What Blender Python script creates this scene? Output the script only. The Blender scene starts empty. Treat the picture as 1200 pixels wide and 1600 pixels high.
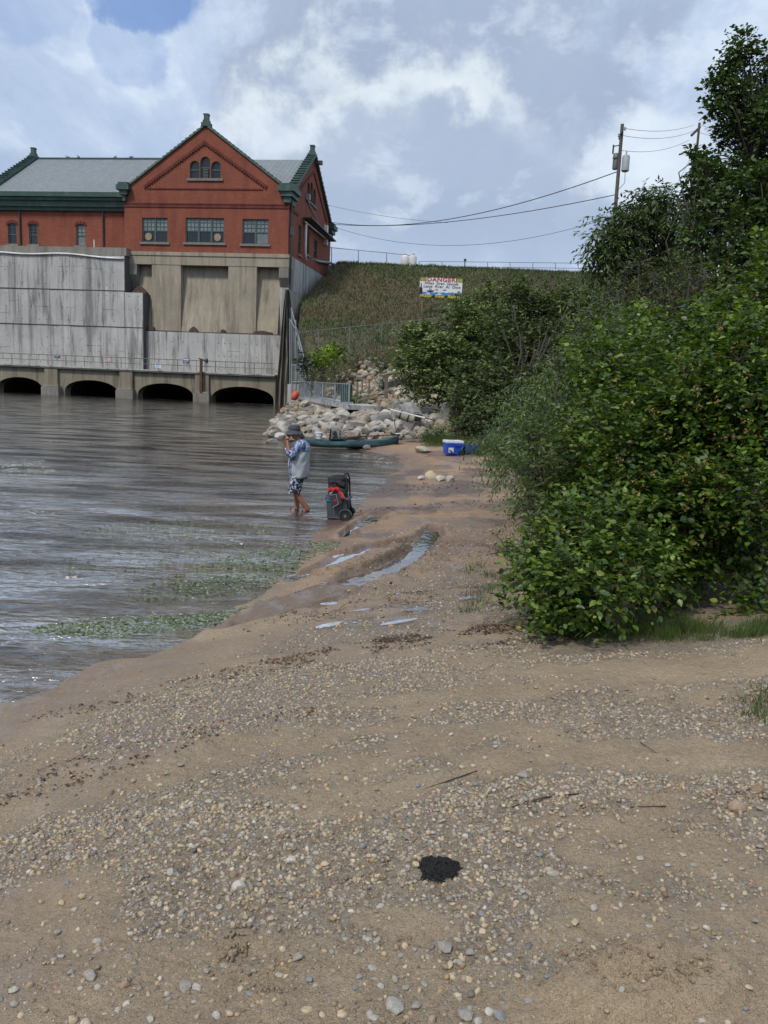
import bpy, bmesh, math, random
import numpy as np
from mathutils import Vector, Matrix, Quaternion
random.seed(7); rng = np.random.default_rng(7)
SC = bpy.context.scene; COL = SC.collection
# ------------------------------------------------------------------ camera
PITCH, ROLL, CAMZ, FPX = math.radians(9.1), math.radians(2.4), 2.45, 1248.0
Fv = np.array([0, math.cos(PITCH), -math.sin(PITCH)]); U0 = np.array([0, math.sin(PITCH), math.cos(PITCH)]); X0 = np.array([1., 0, 0])
Rv = math.cos(ROLL)*X0 + math.sin(ROLL)*U0; Uv = -math.sin(ROLL)*X0 + math.cos(ROLL)*U0
CAM = np.array([0, 0, CAMZ])
cd = bpy.data.cameras.new('camera'); cam = bpy.data.objects.new('camera', cd); COL.objects.link(cam)
cd.sensor_fit = 'VERTICAL'; cd.sensor_height = 24; cd.lens = FPX/1600*24; cd.clip_start = .05; cd.clip_end = 6000
M3 = Matrix((Rv.tolist(), Uv.tolist(), (-Fv).tolist())).transposed()
cam.matrix_world = Matrix.Translation(CAM.tolist()) @ M3.to_4x4(); SC.camera = cam
def ray(x, y): return Fv + (x-600)/FPX*Rv - (y-800)/FPX*Uv
def G(x, y, z=0.0):
    d = ray(x, y); return CAM + (z-CAMZ)/d[2]*d
def P(x, y, Y):
    d = ray(x, y); return CAM + Y/d[1]*d
# ------------------------------------------------------------------ light
SUN_EL, SUN_AZ = math.radians(52), math.radians(215)
world = bpy.data.worlds.new('World'); SC.world = world; world.use_nodes = True
def sky_world():
    nt = world.node_tree; N = nt.nodes; L = nt.links; N.clear()
    out = N.new('ShaderNodeOutputWorld'); bg = N.new('ShaderNodeBackground'); L.new(bg.outputs[0], out.inputs[0])
    sky = N.new('ShaderNodeTexSky'); sky.sky_type = 'NISHITA'; sky.sun_disc = False
    sky.sun_elevation = SUN_EL; sky.sun_rotation = SUN_AZ
    bg.inputs[1].default_value = 0.092
    tc = N.new('ShaderNodeTexCoord'); D = tc.outputs['Generated']
    sp = N.new('ShaderNodeSeparateXYZ'); L.new(D, sp.inputs[0])
    def m(op, a, b=None, c=None, clamp=False):
        n = N.new('ShaderNodeMath'); n.operation = op; n.use_clamp = clamp
        for i, v in enumerate((a, b, c)):
            if v is None: continue
            if isinstance(v, (int, float)): n.inputs[i].default_value = v
            else: L.new(v, n.inputs[i])
        return n.outputs[0]
    zz = m('MAXIMUM', m('ADD', sp.outputs[2], .16), .04)
    cb = N.new('ShaderNodeCombineXYZ'); L.new(m('DIVIDE', sp.outputs[0], zz), cb.inputs[0]); L.new(m('DIVIDE', sp.outputs[1], zz), cb.inputs[1])
    def noise(vec, s, det=6, rough=.55, dist=0, off=(0, 0, 0), sc=(1, 1, 1), rot=0):
        mp = N.new('ShaderNodeMapping'); mp.inputs[1].default_value = off; mp.inputs[3].default_value = sc; mp.inputs[2].default_value = (0, 0, rot); L.new(vec, mp.inputs[0])
        n = N.new('ShaderNodeTexNoise'); n.inputs['Scale'].default_value = s; n.inputs['Detail'].default_value = det; n.inputs['Roughness'].default_value = rough
        n.inputs['Distortion'].default_value = dist; L.new(mp.outputs[0], n.inputs['Vector']); return n.outputs[0]
    def ss(v, a, b):
        n = N.new('ShaderNodeMapRange'); n.interpolation_type = 'SMOOTHSTEP'; n.inputs[1].default_value = a; n.inputs[2].default_value = b; L.new(v, n.inputs[0]); return n.outputs[0]
    edge = noise(D, 8, 9, .62, .1, off=(3, 1, 2)); fine = noise(D, 13, 8, .6, .15, off=(1, 4, 2), sc=(1, 1, 1.5))
    def blob(px, py, r, k=.5, sx=1.0):      # angular blob with a ragged edge; r in radians
        d = ray(px, py); d = d/np.linalg.norm(d)
        v = N.new('ShaderNodeVectorMath'); v.operation = 'SUBTRACT'; L.new(D, v.inputs[0]); v.inputs[1].default_value = d
        s = N.new('ShaderNodeVectorMath'); s.operation = 'MULTIPLY'; L.new(v.outputs[0], s.inputs[0]); s.inputs[1].default_value = (1/sx, 1, 1)
        l = N.new('ShaderNodeVectorMath'); l.operation = 'LENGTH'; L.new(s.outputs[0], l.inputs[0])
        q = m('ADD', m('DIVIDE', l.outputs['Value'], r), m('MULTIPLY', m('SUBTRACT', edge, .5), k*4))
        return ss(q, 1.12, .72)
    def mix(fac, a, b):
        n = N.new('ShaderNodeMix'); n.data_type = 'RGBA'
        if isinstance(fac, (int, float)): n.inputs[0].default_value = fac
        else: L.new(fac, n.inputs[0])
        for i, v in ((6, a), (7, b)):
            if isinstance(v, tuple): n.inputs[i].default_value = (*v, 1)
            else: L.new(v, n.inputs[i])
        return n.outputs[2]
    K = 10.0   # clouds are given as radiance x K because the Background strength is 0.1
    def c(r, g, b): return (r*K*.97, g*K*1.01, b*K*1.0)
    streak = noise(cb.outputs[0], 1.6, 6, .6, .1, sc=(1.9, .55, 1), rot=.6)
    ripple = noise(cb.outputs[0], 6.0, 4, .6, .2, sc=(2.8, .6, 1), rot=.7)
    big = noise(D, 3.1, 8, .58, .35, off=(1.7, .3, .9))
    base = mix(ss(big, .36, .66), c(.46, .55, .75), c(.63, .72, .90))
    base = mix(m('MULTIPLY', ss(streak, .42, .68), .6), base, c(.72, .79, .93))
    base = mix(m('MULTIPLY', ss(ripple, .5, .75), .22), base, c(.42, .53, .80))
    # low cumulus
    cum = m('MULTIPLY', ss(noise(D, 5.5, 9, .6, .5, off=(.2, .6, .1), sc=(1, 1, 1.7)), .47, .58), ss(sp.outputs[2], .34, .16))
    base = mix(m('MULTIPLY', cum, .5), base, c(.33, .41, .58))
    base = mix(m('MULTIPLY', blob(720, 120, .17, .5, 1.5), .75), base, c(.36, .42, .57))
    base = mix(m('MULTIPLY', blob(590, 190, .10, .6, 1.6), .75), base, c(.37, .43, .59))
    base = mix(m('MULTIPLY', blob(650, 268, .125, .55, 1.7), .9), base, c(.76, .81, .88))
    base = mix(m('MULTIPLY', blob(705, 222, .055, .6, 1.1), .85), base, c(.92, .95, 1.0))
    base = mix(m('MULTIPLY', blob(640, 318, .11, .5, 1.8), .8), base, c(.40, .47, .64))
    base = mix(m('MULTIPLY', blob(820, 300, .10, .6, 1.6), .7), base, c(.40, .47, .64))
    base = mix(m('MULTIPLY', blob(640, 375, .06, .5, 4.0), .6), base, c(.38, .46, .63))
    base = mix(m('MULTIPLY', blob(1000, 250, .06, .7, 1.1), .8), base, c(.74, .80, .92))
    base = mix(m('MULTIPLY', ss(sp.outputs[2], .20, .12), .35), base, c(.56, .65, .84))
    base = mix(m('MULTIPLY', ss(fine, .50, .66), .38), base, c(.82, .88, .98)); base = mix(m('MULTIPLY', ss(fine, .48, .34), .28), base, c(.38, .46, .64))
    hole = m('MAXIMUM', m('MULTIPLY', blob(225, 2, .030, .6, 1.8), .85), m('MULTIPLY', blob(40, 20, .035, .9, 1.5), .3))
    hole = m('MAXIMUM', hole, m('MULTIPLY', blob(205, 85, .03, .9, 1.3), .35))
    # the open sky between the clouds
    skyc = mix(.55, sky.outputs[0], c(.20, .36, .80))
    base = mix(hole, base, skyc)
    base = mix(m('MULTIPLY', ss(big, .34, .26), .35), base, skyc)
    L.new(base, bg.inputs[0])
sky_world()
sl = bpy.data.lights.new('sun', 'SUN'); sl.energy = 2.3; sl.angle = math.radians(9); sl.color = (1, .93, .83)
sun = bpy.data.objects.new('sun', sl); COL.objects.link(sun)
sd = Vector((math.sin(SUN_AZ)*math.cos(SUN_EL), math.cos(SUN_AZ)*math.cos(SUN_EL), math.sin(SUN_EL)))
sun.rotation_euler = sd.to_track_quat('Z', 'Y').to_euler()
SC.view_settings.view_transform = 'Standard'; SC.view_settings.look = 'None'; SC.view_settings.gamma = 1
SC.view_settings.use_curve_mapping = False; SC.view_settings.exposure = 0.20
SC.render.engine = 'CYCLES'; SC.cycles.use_denoising = True; SC.cycles.max_bounces = 8; SC.cycles.transparent_max_bounces = 16
SC.cycles.caustics_reflective = False; SC.cycles.caustics_refractive = False

# ------------------------------------------------------------------ helpers
def tag(o, label=None, cat=None, group=None, kind=None):
    if label: o['label'] = label
    if cat: o['category'] = cat
    if group: o['group'] = group
    if kind: o['kind'] = kind
    return o
def empty(name, loc=(0, 0, 0), rz=0.0, **k):
    o = bpy.data.objects.new(name, None); COL.objects.link(o); o.location = loc; o.rotation_euler = (0, 0, rz); return tag(o, **k)
def link(name, me, parent=None, **k):
    o = bpy.data.objects.new(name, me); COL.objects.link(o)
    if parent is not None: o.parent = parent
    return tag(o, **k)
class MB:
    def __init__(s): s.v = []; s.f = []
    def add(s, vs, fs):
        n = len(s.v); s.v += [tuple(v) for v in vs]; s.f += [tuple(i+n for i in f) for f in fs]; return s
    def box(s, a, b, rot=None, piv=None):
        x0, y0, z0 = a; x1, y1, z1 = b
        vs = [Vector(p) for p in ((x0,y0,z0),(x1,y0,z0),(x1,y1,z0),(x0,y1,z0),(x0,y0,z1),(x1,y0,z1),(x1,y1,z1),(x0,y1,z1))]
        if rot is not None:
            pv = Vector(piv) if piv is not None else (vs[0]+vs[6])/2
            vs = [rot @ (v-pv)+pv for v in vs]
        return s.add(vs, [(0,3,2,1),(4,5,6,7),(0,1,5,4),(1,2,6,5),(2,3,7,6),(3,0,4,7)])
    def bar(s, a, b, w, h=None, up=(0, 0, 1)):
        a = Vector(a); b = Vector(b); h = h or w; d = (b-a).normalized(); up = Vector(up)
        if abs(d.dot(up)) > .98: up = Vector((0, 1, 0))
        x = d.cross(up).normalized()*w/2; y = x.cross(d).normalized()*h/2
        return s.add([a-x-y, a+x-y, a+x+y, a-x+y, b-x-y, b+x-y, b+x+y, b-x+y], [(0,3,2,1),(4,5,6,7),(0,1,5,4),(1,2,6,5),(2,3,7,6),(3,0,4,7)])
    def tube(s, pts, r, n=8, caps=True):
        pts = [Vector(p) for p in pts]; rs = r if isinstance(r, (list, tuple)) else [r]*len(pts); base = len(s.v); ref = None
        for i, p in enumerate(pts):
            d = (pts[min(i+1, len(pts)-1)]-pts[max(i-1, 0)]).normalized()
            if ref is None: ref = Vector((0, 0, 1)) if abs(d.z) < .9 else Vector((1, 0, 0))
            x = (ref - d*ref.dot(d)).normalized(); y = d.cross(x); ref = x
            for k in range(n):
                a = 2*math.pi*k/n; s.v.append(tuple(p + (x*math.cos(a)+y*math.sin(a))*rs[i]))
        for i in range(len(pts)-1):
            for k in range(n):
                a = base+i*n+k; b = base+i*n+(k+1) % n; s.f.append((a, b, b+n, a+n))
        if caps:
            s.f.append(tuple(base+k for k in reversed(range(n)))); e = base+(len(pts)-1)*n; s.f.append(tuple(e+k for k in range(n)))
        return s
    def lathe(s, prof, c=(0, 0, 0), n=20, ax='z'):
        base = len(s.v)
        for r, h in prof:
            for k in range(n):
                a = 2*math.pi*k/n; u, w = r*math.cos(a), r*math.sin(a)
                q = (u, w, h) if ax == 'z' else ((h, u, w) if ax == 'x' else (u, h, w))
                s.v.append((q[0]+c[0], q[1]+c[1], q[2]+c[2]))
        for i in range(len(prof)-1):
            for k in range(n):
                a = base+i*n+k; b = base+i*n+(k+1) % n; s.f.append((a, b, b+n, a+n))
        s.f.append(tuple(base+k for k in reversed(range(n)))); e = base+(len(prof)-1)*n; s.f.append(tuple(e+k for k in range(n)))
        return s
    def prism(s, poly, y0, y1, ax='y'):
        """poly (a,b) extruded along ax; y: (a, y, b); x: (y, a, b); z: (a, b, y)"""
        n = len(poly); q = {'y': lambda a, b, t: (a, t, b), 'x': lambda a, b, t: (t, a, b), 'z': lambda a, b, t: (a, b, t)}[ax]
        vs = [q(a, b, y0) for a, b in poly]+[q(a, b, y1) for a, b in poly]
        return s.add(vs, [tuple(range(n)), tuple(reversed(range(n, 2*n)))]+[(i, i+n, (i+1) % n+n, (i+1) % n) for i in range(n)])
    def mesh(s, name, mat, smooth=False, bevel=0):
        me = bpy.data.meshes.new(name); me.from_pydata(s.v, [], s.f); bm = bmesh.new(); bm.from_mesh(me)
        bmesh.ops.recalc_face_normals(bm, faces=bm.faces)
        if bevel: bmesh.ops.bevel(bm, geom=bm.edges[:], offset=bevel, segments=2, affect='EDGES', profile=.6)
        bm.to_mesh(me); bm.free(); me.materials.append(mat)
        if smooth:
            me.polygons.foreach_set('use_smooth', [True]*len(me.polygons))
            if smooth != 'all': me.set_sharp_from_angle(angle=math.radians(40))
        return me
    def build(s, name, mat, parent=None, smooth=False, bevel=0, **k): return link(name, s.mesh(name, mat, smooth, bevel), parent, **k)
def np_mesh(name, V, Fs, mat, col=None, smooth=False, attrs=None):
    """V (n,3), Fs (m,k) all faces with k corners"""
    me = bpy.data.meshes.new(name); V = np.ascontiguousarray(V, dtype=np.float32); Fs = np.ascontiguousarray(Fs, dtype=np.int32); m, k = Fs.shape
    me.vertices.add(len(V)); me.vertices.foreach_set('co', V.ravel()); me.loops.add(m*k); me.loops.foreach_set('vertex_index', Fs.ravel())
    me.polygons.add(m); me.polygons.foreach_set('loop_start', np.arange(0, m*k, k, dtype=np.int32)); me.polygons.foreach_set('loop_total', np.full(m, k, dtype=np.int32))
    if smooth: me.polygons.foreach_set('use_smooth', np.ones(m, dtype=bool))
    me.update(calc_edges=True); me.validate()
    if col is not None:
        a = me.color_attributes.new('tint', 'FLOAT_COLOR', 'POINT'); c4 = np.ones((len(V), 4), dtype=np.float32); c4[:, :3] = col; a.data.foreach_set('color', c4.ravel())
    for nm, arr in (attrs or {}).items():
        a = me.attributes.new(nm, 'FLOAT', 'POINT'); a.data.foreach_set('value', np.asarray(arr, dtype=np.float32))
    me.materials.append(mat); return me
def _h(ix, iy, s):
    n = (ix.astype(np.int64)*374761393 + iy.astype(np.int64)*668265263 + s*1442695041) & 0x7fffffff
    n = ((n ^ (n >> 13))*1274126177) & 0x7fffffff; return ((n ^ (n >> 16)) & 0xffffff)/float(0xffffff)
def vn(x, y, s=0):
    ix = np.floor(x); iy = np.floor(y); fx = x-ix; fy = y-iy; fx = fx*fx*(3-2*fx); fy = fy*fy*(3-2*fy)
    a = _h(ix, iy, s); b = _h(ix+1, iy, s); c = _h(ix, iy+1, s); d = _h(ix+1, iy+1, s)
    return (a+(b-a)*fx)*(1-fy)+(c+(d-c)*fx)*fy
def fbm(x, y, o=4, s=0):
    t = 0; amp = .5; tot = 0
    for i in range(o): t = t+amp*vn(x, y, s+i*17); tot += amp; x = x*2.03+3.1; y = y*2.03+1.7; amp *= .5
    return t/tot
def sst(x, a, b):
    t = np.clip((x-a)/(b-a), 0, 1); return t*t*(3-2*t)

# ------------------------------------------------------------------ materials
class NT:
    def __init__(s, name):
        s.m = bpy.data.materials.new(name); s.m.use_nodes = True; s.N = s.m.node_tree.nodes; s.L = s.m.node_tree.links
        s.b = s.N['Principled BSDF']; s.tc = s.N.new('ShaderNodeTexCoord'); s.geo = s.N.new('ShaderNodeNewGeometry')
    def set(s, k, v):
        i = s.b.inputs[k]
        if hasattr(v, 'links') or hasattr(v, 'is_output') and v.is_output: s.L.new(v, i)
        else: i.default_value = (*v, 1) if isinstance(v, tuple) and len(v) == 3 else v
    def map(s, src='geo', sc=(1, 1, 1), rot=(0, 0, 0)):
        mp = s.N.new('ShaderNodeMapping'); mp.inputs[3].default_value = sc; mp.inputs[2].default_value = rot
        s.L.new(s.geo.outputs['Position'] if src == 'geo' else s.tc.outputs[src], mp.inputs[0]); return mp.outputs[0]
    def noise(s, vec, sc, det=4, rough=.55, dist=0):
        n = s.N.new('ShaderNodeTexNoise'); n.inputs['Scale'].default_value = sc; n.inputs['Detail'].default_value = det
        n.inputs['Roughness'].default_value = rough; n.inputs['Distortion'].default_value = dist; s.L.new(vec, n.inputs['Vector']); return n.outputs[0]
    def vor(s, vec, sc, feat='F1', out='Distance'):
        n = s.N.new('ShaderNodeTexVoronoi'); n.feature = feat; n.inputs['Scale'].default_value = sc; s.L.new(vec, n.inputs['Vector']); return n.outputs[out]
    def ss(s, v, a, b, lo=0., hi=1.):
        n = s.N.new('ShaderNodeMapRange'); n.inputs[1].default_value = a; n.inputs[2].default_value = b; n.inputs[3].default_value = lo; n.inputs[4].default_value = hi; s.L.new(v, n.inputs[0]); return n.outputs[0]
    def math(s, op, a, b=0., clamp=False):
        n = s.N.new('ShaderNodeMath'); n.operation = op; n.use_clamp = clamp
        for i, v in enumerate((a, b)):
            if isinstance(v, (int, float)): n.inputs[i].default_value = v
            else: s.L.new(v, n.inputs[i])
        return n.outputs[0]
    def mix(s, fac, a, b, bt='MIX'):
        n = s.N.new('ShaderNodeMix'); n.data_type = 'RGBA'; n.blend_type = bt
        if isinstance(fac, (int, float)): n.inputs[0].default_value = fac
        else: s.L.new(fac, n.inputs[0])
        for i, v in ((6, a), (7, b)):
            if isinstance(v, tuple): n.inputs[i].default_value = (*v, 1)
            else: s.L.new(v, n.inputs[i])
        return n.outputs[2]
    def attr(s, name, out='Color'):
        n = s.N.new('ShaderNodeAttribute'); n.attribute_name = name; return n.outputs[out]
    def bump(s, h, strength=.5, dist=.02, prev=None):
        n = s.N.new('ShaderNodeBump'); n.inputs['Strength'].default_value = strength; n.inputs['Distance'].default_value = dist; s.L.new(h, n.inputs['Height'])
        if prev is not None: s.L.new(prev, n.inputs['Normal'])
        return n.outputs[0]
def simple(name, col, rough=.7, var=.25, nsc=6., bump=0., bsc=40., metal=0., spec=.4, dirt=None, src='geo'):
    t = NT(name); v = t.map(src); n = t.noise(v, nsc, 5, .6)
    d = tuple(c*(1-var) for c in col); l = tuple(min(1, c*(1+var)) for c in col)
    c = t.mix(t.ss(n, .3, .7), d, l)
    if dirt: c = t.mix(t.ss(t.noise(v, nsc*.4, 6, .7), .52, .68), c, dirt)
    t.set('Base Color', c); t.set('Roughness', rough); t.set('Metallic', metal); t.set('Specular IOR Level', spec)
    if bump: t.set('Normal', t.bump(t.noise(v, bsc, 4, .6), bump, .5/bsc))
    return t.m
def m_brick(name, base, dark):
    t = NT(name); v = t.map('Object')
    sep = t.N.new('ShaderNodeSeparateXYZ'); t.L.new(v, sep.inputs[0])
    cb = t.N.new('ShaderNodeCombineXYZ'); t.L.new(t.math('ADD', sep.outputs[0], sep.outputs[1]), cb.inputs[0]); t.L.new(sep.outputs[2], cb.inputs[1])
    br = t.N.new('ShaderNodeTexBrick'); t.L.new(cb.outputs[0], br.inputs['Vector']); br.inputs['Scale'].default_value = 1; br.inputs['Brick Width'].default_value = .24; br.inputs['Row Height'].default_value = .085
    br.inputs['Mortar Size'].default_value = .009; br.inputs['Color1'].default_value = (*base, 1); br.inputs['Color2'].default_value = (*tuple(c*.68 for c in base), 1); br.inputs['Mortar'].default_value = (.17, .085, .065, 1); br.inputs['Bias'].default_value = -.2
    st = t.noise(t.map('Object', (1.2, 1.2, .25)), .8, 6, .65); big = t.noise(v, .35, 5, .6)
    c = t.mix(t.ss(st, .44, .68, 0, .9), br.outputs[0], dark); c = t.mix(t.ss(t.noise(v, 2.6, 5, .7), .5, .68, 0, .35), c, tuple(x*.6 for x in base)); c = t.mix(t.ss(big, .35, .7, 0, .35), c, tuple(x*1.25 for x in base))
    c = t.mix(t.ss(t.noise(t.map('Object', (1, 1, 6)), 1.3, 3, .6), .5, .68, 0, .3), c, dark)
    t.set('Base Color', c); t.set('Roughness', .88); t.set('Specular IOR Level', .25); t.set('Normal', t.bump(br.outputs['Fac'], -.4, .01)); return t.m
def m_concrete(name, col, stain, streak=.75, lo=None, rust=None):
    t = NT(name); v = t.map('geo')
    c = t.mix(t.ss(t.noise(v, .55, 6, .62), .3, .7), tuple(x*.86 for x in col), tuple(x*1.12 for x in col))
    s1 = t.noise(t.map('geo', (1.1, 1.1, .07)), 1.0, 7, .68); s2 = t.noise(t.map('geo', (1.9, 1.9, .22)), 1.0, 7, .68)
    c = t.mix(t.ss(s1, .50, .62, 0, streak*.85), c, stain); c = t.mix(t.ss(s2, .55, .66, 0, streak*.9), c, tuple(x*.6 for x in stain))
    c = t.mix(t.ss(s2, .44, .32, 0, .75), c, tuple(min(.7, x*1.35) for x in col))
    c = t.mix(t.ss(t.noise(v, 6, 4, .7), .4, .7, 0, .28), c, tuple(x*.7 for x in col))
    c = t.mix(t.ss(t.noise(t.map('geo', (.9, .9, .5)), 1.7, 8, .75), .62, .72, 0, .6), c, rust or tuple(x*.5 for x in stain))
    t.set('Base Color', c); t.set('Roughness', .9); t.set('Specular IOR Level', .25)
    t.set('Normal', t.bump(t.noise(v, 5, 6, .7), .45, .06)); return t.m
MT = {}
MT['brick'] = m_brick('red_brick', (.27, .080, .048), (.13, .045, .035))
MT['brick_dark'] = m_brick('dark_brick', (.14, .035, .026), (.07, .02, .018))
MT['conc_tan'] = m_concrete('tan_concrete', (.33, .292, .228), (.15, .13, .10), .6)
MT['conc_grey'] = m_concrete('grey_concrete', (.43, .425, .41), (.13, .125, .118), .85)
MT['conc_mid'] = m_concrete('patched_concrete', (.24, .225, .195), (.09, .085, .08), .5)
MT['conc_arch'] = m_concrete('arch_concrete', (.25, .22, .165), (.10, .085, .06), .7)
MT['conc_rough'] = m_concrete('eroded_concrete', (.27, .245, .21), (.085, .075, .06), .9)
MT['joint'] = simple('joint_dark', (.09, .088, .085), .95)
MT['green_metal'] = simple('green_copper', (.028, .062, .050), .55, .3, 2., dirt=(.06, .12, .1))
MT['green_tile'] = simple('weathered_green_tile', (.055, .10, .085), .6, .45, 2.5, dirt=(.11, .17, .145))
MT['win_frame'] = simple('window_frame_green', (.055, .095, .09), .6, .2)
MT['glass_dark'] = simple('dark_glass', (.012, .015, .018), .12, .3, 2., spec=.6)
MT['glass_pale'] = simple('pale_blind_glass', (.16, .19, .20), .3, .3, 1.5, spec=.5)
MT['interior'] = simple('painted_dark_interior', (.006, .006, .006), .95)
MT['sill'] = simple('stone_sill', (.20, .18, .16), .9, .2, 3)
MT['white_paint'] = simple('white_paint', (.68, .68, .67), .5, .12, 2, dirt=(.4, .38, .35))
MT['galv'] = simple('galvanised_steel', (.25, .285, .31), .5, .15, 4, metal=.3)
MT['dark_metal'] = simple('dark_metal', (.04, .04, .042), .5)
MT['rail'] = simple('weathered_rail', (.13, .135, .13), .7, .4, 1.5, dirt=(.32, .3, .28))
MT['wood'] = simple('weathered_wood', (.15, .12, .095), .85, .35, 3, .4, 30)
MT['pole_wood'] = simple('pole_wood', (.095, .08, .072), .85, .3, 2)
MT['orange'] = simple('buoy_orange', (.62, .10, .045), .5, .25, 3, dirt=(.4, .10, .06))
MT['black'] = simple('black_plastic', (.014, .014, .015), .5, .3, 8)
MT['wire'] = simple('black_wire', (.03, .03, .035), .6)
def m_roof():
    t = NT('grey_slate'); v = t.map('Object')
    sep = t.N.new('ShaderNodeSeparateXYZ'); t.L.new(v, sep.inputs[0]); cb = t.N.new('ShaderNodeCombineXYZ')
    t.L.new(t.math('ADD', sep.outputs[0], sep.outputs[1]), cb.inputs[0]); t.L.new(t.math('MULTIPLY', sep.outputs[2], 1.6), cb.inputs[1])
    mp = t.N.new('ShaderNodeMapping'); mp.inputs[2].default_value = (0, 0, math.radians(45)); t.L.new(cb.outputs[0], mp.inputs[0])
    br = t.N.new('ShaderNodeTexBrick'); t.L.new(mp.outputs[0], br.inputs['Vector']); br.offset = 0; br.inputs['Scale'].default_value = 1; br.inputs['Brick Width'].default_value = .36; br.inputs['Row Height'].default_value = .36
    br.inputs['Mortar Size'].default_value = .018; br.inputs['Color1'].default_value = (.20, .225, .24, 1); br.inputs['Color2'].default_value = (.165, .185, .20, 1); br.inputs['Mortar'].default_value = (.10, .115, .125, 1)
    c = t.mix(t.ss(t.noise(t.map('Object', (1, .3, .3)), .9, 5, .6), .4, .75, 0, .5), br.outputs[0], (.13, .15, .155))
    t.set('Base Color', c); t.set('Roughness', .62); t.set('Normal', t.bump(br.outputs['Fac'], -.4, .02)); return t.m
MT['roof'] = m_roof()
def m_tint(name, rough=.6, transl=0., var=.25, nsc=30, bump=0., spec=.4):
    t = NT(name); c = t.attr('tint'); v = t.map('geo'); n = t.noise(v, nsc, 3, .6)
    c = t.mix(t.ss(n, .35, .7, 0, var), c, (.02, .02, .015)); t.set('Base Color', c); t.set('Roughness', rough); t.set('Specular IOR Level', spec)
    if bump: t.set('Normal', t.bump(t.noise(v, nsc*2, 4, .6), bump, .3/nsc))
    if transl:
        tr = t.N.new('ShaderNodeBsdfTranslucent'); t.L.new(t.mix(1., c, (1.5, 1.6, .6), 'MULTIPLY'), tr.inputs[0])
        mx = t.N.new('ShaderNodeMixShader'); mx.inputs[0].default_value = transl; out = t.N['Material Output']
        t.L.new(t.b.outputs[0], mx.inputs[1]); t.L.new(tr.outputs[0], mx.inputs[2]); t.L.new(mx.outputs[0], out.inputs[0])
    return t.m
MT['leaf'] = m_tint('leaf', .42, .28, .12, 4, spec=.45)
MT['leaf_dull'] = m_tint('leaf_dull', .6, .2, .1, 3, spec=.3)
MT['pebble'] = m_tint('pebble', .75, 0, .35, 120, .3)
MT['rock'] = m_tint('rock', .85, 0, .4, 5, .6, .3)
MT['grassb'] = m_tint('grass_blade', .7, .2, .05, 3, spec=.2)
MT['bark'] = simple('bark', (.045, .038, .032), .9, .35, 8, .5, 30)
def m_ground():
    t = NT('beach_ground'); col = t.attr('tint'); wet = t.attr('wet', 'Fac'); sand = t.attr('sand', 'Fac'); v = t.map('geo')
    n1 = t.noise(v, 2.2, 6, .65); n2 = t.noise(v, 38, 5, .7); n3 = t.noise(v, 130, 3, .7)
    c = t.mix(t.ss(n1, .35, .7, 0, .5), col, t.mix(1., col, (.62, .58, .56), 'MULTIPLY'))
    c = t.mix(t.ss(n2, .42, .68, 0, .45), c, t.mix(1., c, (.55, .53, .5), 'MULTIPLY'))
    c = t.mix(t.ss(n3, .55, .7, 0, .5), c, t.mix(1., c, (1.5, 1.5, 1.45), 'MULTIPLY'))
    vc = t.vor(v, 75, 'F1', 'Color'); hs = t.N.new('ShaderNodeSeparateColor'); t.L.new(vc, hs.inputs[0])
    gr = t.mix(hs.outputs[0], (.12, .09, .07), (.38, .33, .26))
    c = t.mix(t.math('MULTIPLY', t.math('SUBTRACT', 1., sand, True), t.ss(hs.outputs[1], .45, .6, 0, .7)), c, gr)
    fres = t.math('MULTIPLY', wet, t.ss(n1, .35, .6, .55, 1.))
    t.set('Base Color', t.mix(wet, c, t.mix(1., c, (.52, .48, .48), 'MULTIPLY')))
    rg = t.math('SUBTRACT', .92, t.math('MULTIPLY', fres, .72)); t.set('Roughness', rg); t.set('Specular IOR Level', .5)
    dry = t.math('SUBTRACT', 1.0, t.math('MULTIPLY', wet, .8))
    b1 = t.bump(t.math('MULTIPLY', t.noise(v, 14, 6, .7), dry), 1., .07); b2 = t.bump(t.math('MULTIPLY', t.noise(v, 70, 4, .7), dry), .75, .012, b1)
    t.set('Coat Weight', t.math('MULTIPLY', wet, t.ss(t.noise(t.map('geo', (1.2, .8, 1)), 5, 5, .65), .48, .60))); t.set('Coat Roughness', .22); t.set('Coat IOR', 1.45); t.L.new(t.bump(t.noise(v, 22, 4, .6), .2, .01), t.b.inputs['Coat Normal'])
    b3 = t.bump(t.math('MULTIPLY', t.vor(v, 75), t.math('SUBTRACT', 1., sand, True)), -.6, .012, b2)
    b4 = t.bump(t.math('MULTIPLY', t.vor(v, 48), t.math('MULTIPLY', sand, dry)), -.55, .018, b3); t.set('Normal', b4); return t.m
MT['ground'] = m_ground()
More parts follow.
